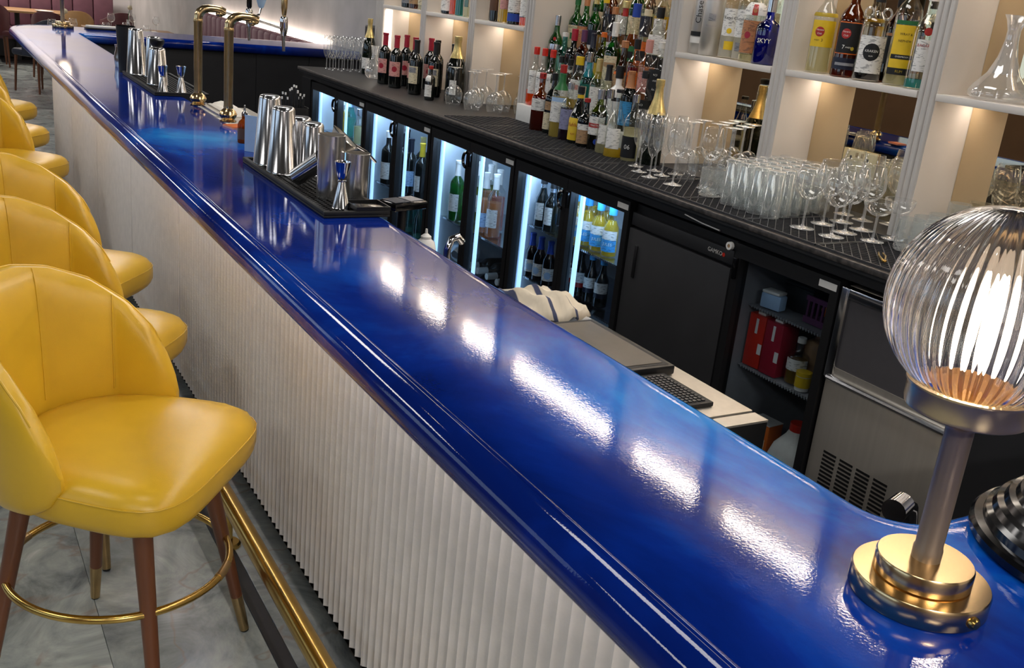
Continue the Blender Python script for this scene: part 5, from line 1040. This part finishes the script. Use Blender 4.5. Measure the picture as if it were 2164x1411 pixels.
# rose wine and white-capped bottles
fb('rose wine bottle with a pale label at the front of the third fridge', 2.33, 3.96, .604, .29, .038, shape='champ', liq='liq_rose', fill=.56, cap='white', caph=.26, labels=((.1, .34, 'pale_blue', .9),))
for i, (x, y, l, w) in enumerate(((2.42, 4.02, 'liq_lime', 'greenish wine bottle with a white cap left of the rose'), (2.43, 3.93, 'liq_rose', 'second rose wine bottle with a white cap behind the first'), (2.41, 3.845, 'liq_pink', 'pink wine bottle with a white cap right of the rose'), (2.33, 3.87, 'liq_rose', 'white-capped wine bottle at the right edge of the third fridge'), (2.52, 3.90, 'liq_lime', 'white-capped wine bottle in the back row of the third fridge'))):
    fb(w, x, y, .604, .3, .036, shape='wine', liq=l, fill=.55, cap='white', caph=.24, labels=((.16, .45, 'white', .9),))
for i in range(4):
    t = fb('wine bottle lying on its side in the third fridge, %s from left' % NTH[i], 2.56, 4.06-.083*i, .398+.0, .29, .036, shape='wine', glass='wine_dark', cap='white', caph=.2, face=0); t.rotation_euler = (0, -PI/2, .06*(i-1.5)); t.location = (2.62, 4.27-.083*i, .40)
for i in range(4):
    for j in range(2): fb('clear water bottle low in the third fridge, %s from left, %s row' % (NTH[i], ('front', 'back')[j]), 2.36+.09*j, 4.06-.075*i, .155, .19, .03, g='water bottles in the third fridge', liq='liq_milk', fill=.1, cap='silver_cap', glass='bottle_teal')
t = thing('plastic_bag', 'crumpled clear plastic bag of ice in the left half of the third fridge', 'bag', (2.37, 4.41, .3642)); MB().ico((0, 0, .072), .085, 3, (.9, 1.0, .75), .08).build('film', 'frost', t, False); MB().ico((0, 0, .055), .055, 2, (.9, 1.1, .6), .15).build('ice', 'pane', t, False)
fb('white wine bottle with a white label in the left half of the third fridge', 2.30, 4.25, .604, .3, .036, shape='wine', glass='bottle_green', cap='white', caph=.25, labels=((.16, .45, 'white', .9),))
# dark wines
for i, (x, y, w) in enumerate(((2.33, 4.80, 'with a big pale blue label at the front'), (2.36, 4.905, 'left of the blue-labelled one'), (2.43, 4.66, 'behind the blue-labelled one'), (2.33, 4.66, 'at the right edge'), (2.45, 4.86, 'in the back row'))):
    fb('dark wine bottle in the second fridge '+w, x, y, .604, .3, .038, shape='wine', glass='wine_dark', cap=('navy_ink', 'ink', 'gold_foil', 'mustard', 'ink')[i], caph=.24, labels=((.14, .42, 'pale_blue' if i == 0 else 'white', 1.0 if i == 0 else .5),))
fb('dark wine bottle with a white label alone in the left half of the second fridge', 2.30, 5.10, .604, .3, .038, shape='wine', glass='wine_dark', cap='white', caph=.12, labels=((.1, .42, 'white', .9),))
for i in range(5): fb('clear bottle on the lower shelf of the second fridge, %s from left' % NTH[i], 2.37+.07*(i % 2), 4.92-.07*i, .364, .2, .03, g='clear bottles in the second fridge', liq='liq_milk', fill=.1, cap='silver_cap', glass='bottle_teal')
# leftmost fridge
fb('champagne bottle with a green label in the leftmost fridge', 2.36, 5.72, .45, .285, .042, shape='champ', glass='wine_green', cap='silver_cap', caph=.3, labels=((.14, .36, 'green', 1.0),), disc=((.25, .022, 'pale_blue', 0),))
fb('yellow topped bottle on the upper shelf of the leftmost fridge', 2.38, 5.78, .748, .22, .034, liq='liq_gold', fill=.6, cap='white', caph=.2)
fb('blue-grey bottle on the upper shelf of the leftmost fridge', 2.36, 5.68, .748, .23, .036, glass='bottle_teal', liq='liq_milk', fill=.5, cap='pale_blue', caph=.2)
fb('pale bottle at the right of the upper shelf in the leftmost fridge', 2.31, 5.54, .748, .21, .034, liq='liq_pale', fill=.5, cap='silver_cap', caph=.2)
# unlit fridge
def carton(label, y, mat, x=2.328):
    t = thing('juice_carton', label, 'carton', (x, y, .643), .08, 'red cartons in the unlit fridge')
    MB().box(-.04, .04, -.035, .035, 0, .175, .003).build('box', mat, t); MB().prism([(-.04, -.035), (.04, -.035), (.04, .035), (-.04, .035)], .1755, .177).build('top_seam', mat, t)
    MB().box(-.0412, -.0405, -.006, .004, .115, .165).build('straw', 'white', t); MB().box(-.0412, -.0405, -.034, -.018, .05, .085).build('label', 'white', t); MB().box(-.03, .0, -.02, .012, .177, .186, .002).build('spout', 'white', t)
carton('bright red drinks carton, left of two in the unlit fridge', 2.235, 'red_bright'); carton('crimson drinks carton, right of two in the unlit fridge', 2.158, 'crimson')
UF = 'things in the unlit fridge'
fb('brown sauce bottle with a white label beside the red cartons', 2.335, 1.965, .643, .15, .034, shape='squat', g=UF, liq='liq_cola', fill=.5, cap='white', labels=((.3, .55, 'white', 1.2),))
fb('tan bottle with a cream cap at the right of the unlit fridge', 2.45, 1.90, .643, .18, .045, shape='squat', g=UF, glass='tan', cap='white', caph=.1)
t = thing('mustard_pot', 'small yellow and white pot before the tan bottle', 'pot', (2.31, 2.02, .643), 0, UF); MB().lathe([(0, 0), (.022, 0), (.024, .05), (0, .05)], 16).build('body', 'white', t); MB().lathe([(.0245, .012), (.0248, .046)], 16).build('label', 'yellow', t); MB().lathe([(.025, .048), (.025, .06), (0, .06)], 16).build('lid', 'yellow', t)
t = thing('milk_jug', 'translucent plastic milk jug with a red cap at the bottom of the unlit fridge', 'jug', (2.37, 2.05, .155), 0, UF); MB().lathe([(0, 0), (.07, 0), (.075, .01), (.075, .21), (.058, .27), (.03, .31), (.022, .33), (0, .33)], 20, sq=4).build('body', 'linen', t, True); MB().lathe([(.028, .327), (.028, .352), (0, .352)], 20).build('cap', 'red_bright', t); MB().tube([(-.03, -.05, .285), (-.02, -.095, .26), (-.02, -.095, .16), (-.02, -.073, .12)], .009, 10).build('handle', 'linen', t, True)
t = thing('cereal_carton', 'orange and white carton left of the milk jug', 'carton', (2.37, 2.19, .155), .1, UF); MB().box(-.035, .035, -.045, .045, 0, .3, .003).build('box', 'orange', t); MB().box(-.0365, -.0352, -.035, .035, .05, .25).build('label', 'cream', t); MB().prism([(-.035, -.045), (.035, -.045), (.035, .045), (-.035, .045)], .3005, .303).build('top', 'white', t)
t = thing('fruit_crate', 'dark purple plastic crate on the top shelf of the unlit fridge', 'crate', (2.40, 1.99, .849), 0, UF)
MB().box(-.08, .08, -.09, .09, 0, .008).box(-.08, -.072, -.09, .09, .07, .085).box(-.08, -.072, -.09, .09, .008, .02).build('frame', 'purple', t)
for k in range(9): MB().box(-.079, -.074, -.085+.02*k, -.077+.02*k, .02, .07).build('bar', 'purple', t)
for k in range(3): o = MB().ico((0, 0, 0), .026, 2).build('orange', 'orange', None, True, (2.40+.012*k, 2.05-.055*k, .885)); tag(o, '%s orange fruit in the dark purple crate' % ('left', 'middle', 'right')[k], 'fruit', 'oranges in the crate')
t = thing('ice_pack', 'pale blue folded cloth hanging from the top shelf of the unlit fridge', 'cloth', (2.31, 2.205, .85), .2, UF); MB().box(-.02, .02, -.04, .035, 0, .05, .006).build('fold', 'pale_blue', t); MB().box(-.025, .02, -.035, .03, .0505, .06, .003).build('top_fold', 'white', t)
t = thing('black_tub', 'black plastic tub on the top shelf left of the crate', 'tub', (2.44, 2.16, .849), 0, UF); MB().box(-.07, .07, -.06, .06, 0, .08, .006).build('body', 'black', t); MB().box(-.073, .073, -.063, .063, .0805, .09, .003).build('lid', 'charcoal', t)
# ================================================================== restaurant beyond the bar
def table(label, x, y, w, d, rz=0):
    t = thing('dining_table', label, 'table', (x, y, 0), rz)
    MB().box(-w/2, w/2, -d/2, d/2, .72, .75, .004).build('tabletop', 'oak', t); MB().tube([(0, 0, .02), (0, 0, .72)], .035, 14).build('pedestal', 'black', t, True); MB().box(-.25, .25, -.25, .25, .0005, .02, .004).build('foot_plate', 'black', t)
    return t
table('oak dining table beyond the far corner of the bar, set with glasses', 1.75, 12.3, 1.3, .75); table('oak dining table against the mauve banquette, set with plates', 2.45, 14.2, 1.1, .75); table('oak dining table at the far left edge of the view', 1.35, 17.0, 1.5, .8)
bq = thing('banquette', 'long mauve channelled banquette along the right wall beyond the bar', 'banquette', (2.8, 10.55, 0))
MB().box(-.25, .28, -2.05, 2.05, .05, .3).build('plinth', 'black', bq); MB().box(-.3, .1, -2.1, 2.1, .3, .46, .03).build('seat', 'mauve', bq, True)
for k in range(21): MB().box(.1, .24, -2.1+.2*k, -1.905+.2*k, .46, 1.13, .03).build('back_channel', 'mauve', bq, True)
MB().box(.255, .275, -2.05, 2.05, 1.12, 1.14).build('light_strip', 'led_warm', bq)
b2 = thing('banquette', 'dark plum banquette along the far end wall', 'banquette', (1.6, 17.55, 0)); MB().box(-1.5, 1.2, -.3, .3, .05, .3).build('plinth', 'black', b2); MB().box(-1.5, 1.2, -.4, .1, .3, .46, .03).build('seat', 'mauve', b2, True)
for k in range(9): MB().box(-1.5+.3*k, -1.205+.3*k, .1, .25, .46, 1.25, .03).build('back_channel', 'mauve', b2, True)
def chair(label, x, y, rz, mat):
    t = thing('dining_chair', label, 'chair', (x, y, 0), rz, 'restaurant dining chairs')
    MB().box(-.22, .22, -.22, .22, .42, .5, .03).build('seat', mat, t, True)
    v = []; f = []; n = 13
    for i in range(n):
        a = PI/2+PI*i/(n-1); c, s = math.cos(a), math.sin(a); zt = .86-.12*abs(s)**3
        for r, z in ((.2, .46), (.2, zt-.01), (.215, zt), (.24, zt), (.25, zt-.02), (.25, .44)): v.append((r*c, r*s, z))
    for i in range(n-1):
        for k in range(6): j = (k+1) % 6; f.append((i*6+k, (i+1)*6+k, (i+1)*6+j, i*6+j))
    f.append(tuple(range(6))); f.append(tuple((n-1)*6+k for k in range(6))[::-1])
    MB().add(v, f).build('backrest', mat, t, True)
    for sx in (-.18, .18):
        for sy in (-.18, .18): MB().tube([(sx*1.1, sy*1.1, .001), (sx, sy, .42)], [.012, .018], 10).build('leg', 'walnut', t, True)
    return t
chair('tan leather dining chair beyond the far bar corner', 2.0, 15.9, 1.57, 'tan_leather'); chair('navy dining chair left of the brass lamp on the bar corner', 1.30, 13.6, 2.2, 'navy'); chair('burgundy dining chair behind the navy chair', 1.62, 15.2, 1.2, 'burgundy')
chair('burgundy dining chair at the far left table', .95, 16.3, 1.6, 'burgundy'); chair('second burgundy dining chair, under the far left table edge', 2.6, 16.25, 1.9, 'burgundy'); chair('dark navy dining chair between the two set tables', 2.0, 13.45, 1.5, 'navy'); chair('burgundy dining chair on the left floor beside the wall', .45, 14.6, .6, 'burgundy')
ZT = .75
for i, (x, y) in enumerate(((1.3, 12.15), (1.55, 12.5), (1.85, 12.2), (2.1, 12.45), (2.28, 12.2), (2.2, 14.1), (2.5, 14.35), (2.75, 14.1))):
    stem(K_burg, 'wine_glass', 'wine glass on a restaurant table beyond the bar, %s from the left' % (NTH+['seventh', 'eighth'])[i], x, y, 'wine glasses on the dining tables', z=ZT)
def plate(x, y, lab):
    t = thing('plate', lab, 'plate', (x, y, ZT+.001), 0, 'place settings on the dining tables'); MB().lathe([(0, .003), (.08, .003), (.12, .014), (.13, .016), (.12, .011), (.08, 0), (0, 0)], 28).build('dish', 'white_gloss', t, True); MB().box(-.05, .05, -.09, .09, .0065, .02, .004).build('napkin', 'linen', t)
for i, (x, y) in enumerate(((1.25, 12.45), (1.65, 12.1), (1.98, 12.52), (2.15, 12.05), (2.28, 14.35), (2.62, 14.0), (1.0, 17.1), (1.7, 16.8))): plate(x, y, 'white plate with a folded napkin on a restaurant table, setting '+('nearest left', 'near middle', 'near back', 'near right', 'far left', 'far right', 'distant left', 'distant right')[i])
def vase(x, y, lab):
    t = thing('bud_vase', lab, 'vase', (x, y, ZT+.001), 0, 'vases and jars on the dining tables'); MB().lathe([(0, 0), (.03, 0), (.035, .05), (.018, .1), (.02, .13), (.017, .13), (.0, .02)], 20).build('vase', 'glass_stem', t, True)
    MB().tube([(0, 0, .02), (.01, .0, .2), (.03, .01, .26)], .003, 6).build('stem', 'green', t, True); MB().ico((.03, .01, .28), .03, 2, (1, 1, 1), .2).build('flower', 'cream', t)
vase(1.42, 12.3, 'bud vase with a cream flower on the near set table'); vase(2.42, 14.2, 'bud vase with a cream flower on the table by the banquette')
def jar(x, y, lab, m='white'):
    t = thing('condiment_jar', lab, 'jar', (x, y, ZT+.001), 0, 'vases and jars on the dining tables'); MB().lathe([(0, 0), (.03, 0), (.034, .04), (.024, .07), (0, .07)], 20).build('jar', m, t, True); MB().lathe([(.018, .069), (.022, .08), (.018, .1), (0, .105)], 16).build('lid', 'steel', t, True)
jar(1.75, 12.38, 'round white salt jar on the near set table'); jar(1.92, 12.02, 'grey pepper jar on the near set table', 'grey'); jar(2.4, 14.05, 'squat white jar on the table by the banquette')
t = thing('menu_tray', 'white folded menus in a dark tray on the far bar return', 'menu tray', (1.22, 8.20, ZB+.0006), .1); MB().box(-.12, .12, -.05, .05, 0, .012, .002).build('tray', 'black', t); MB().box(-.11, .11, -.045, .045, .0122, .026, .002).build('menus', 'white', t)
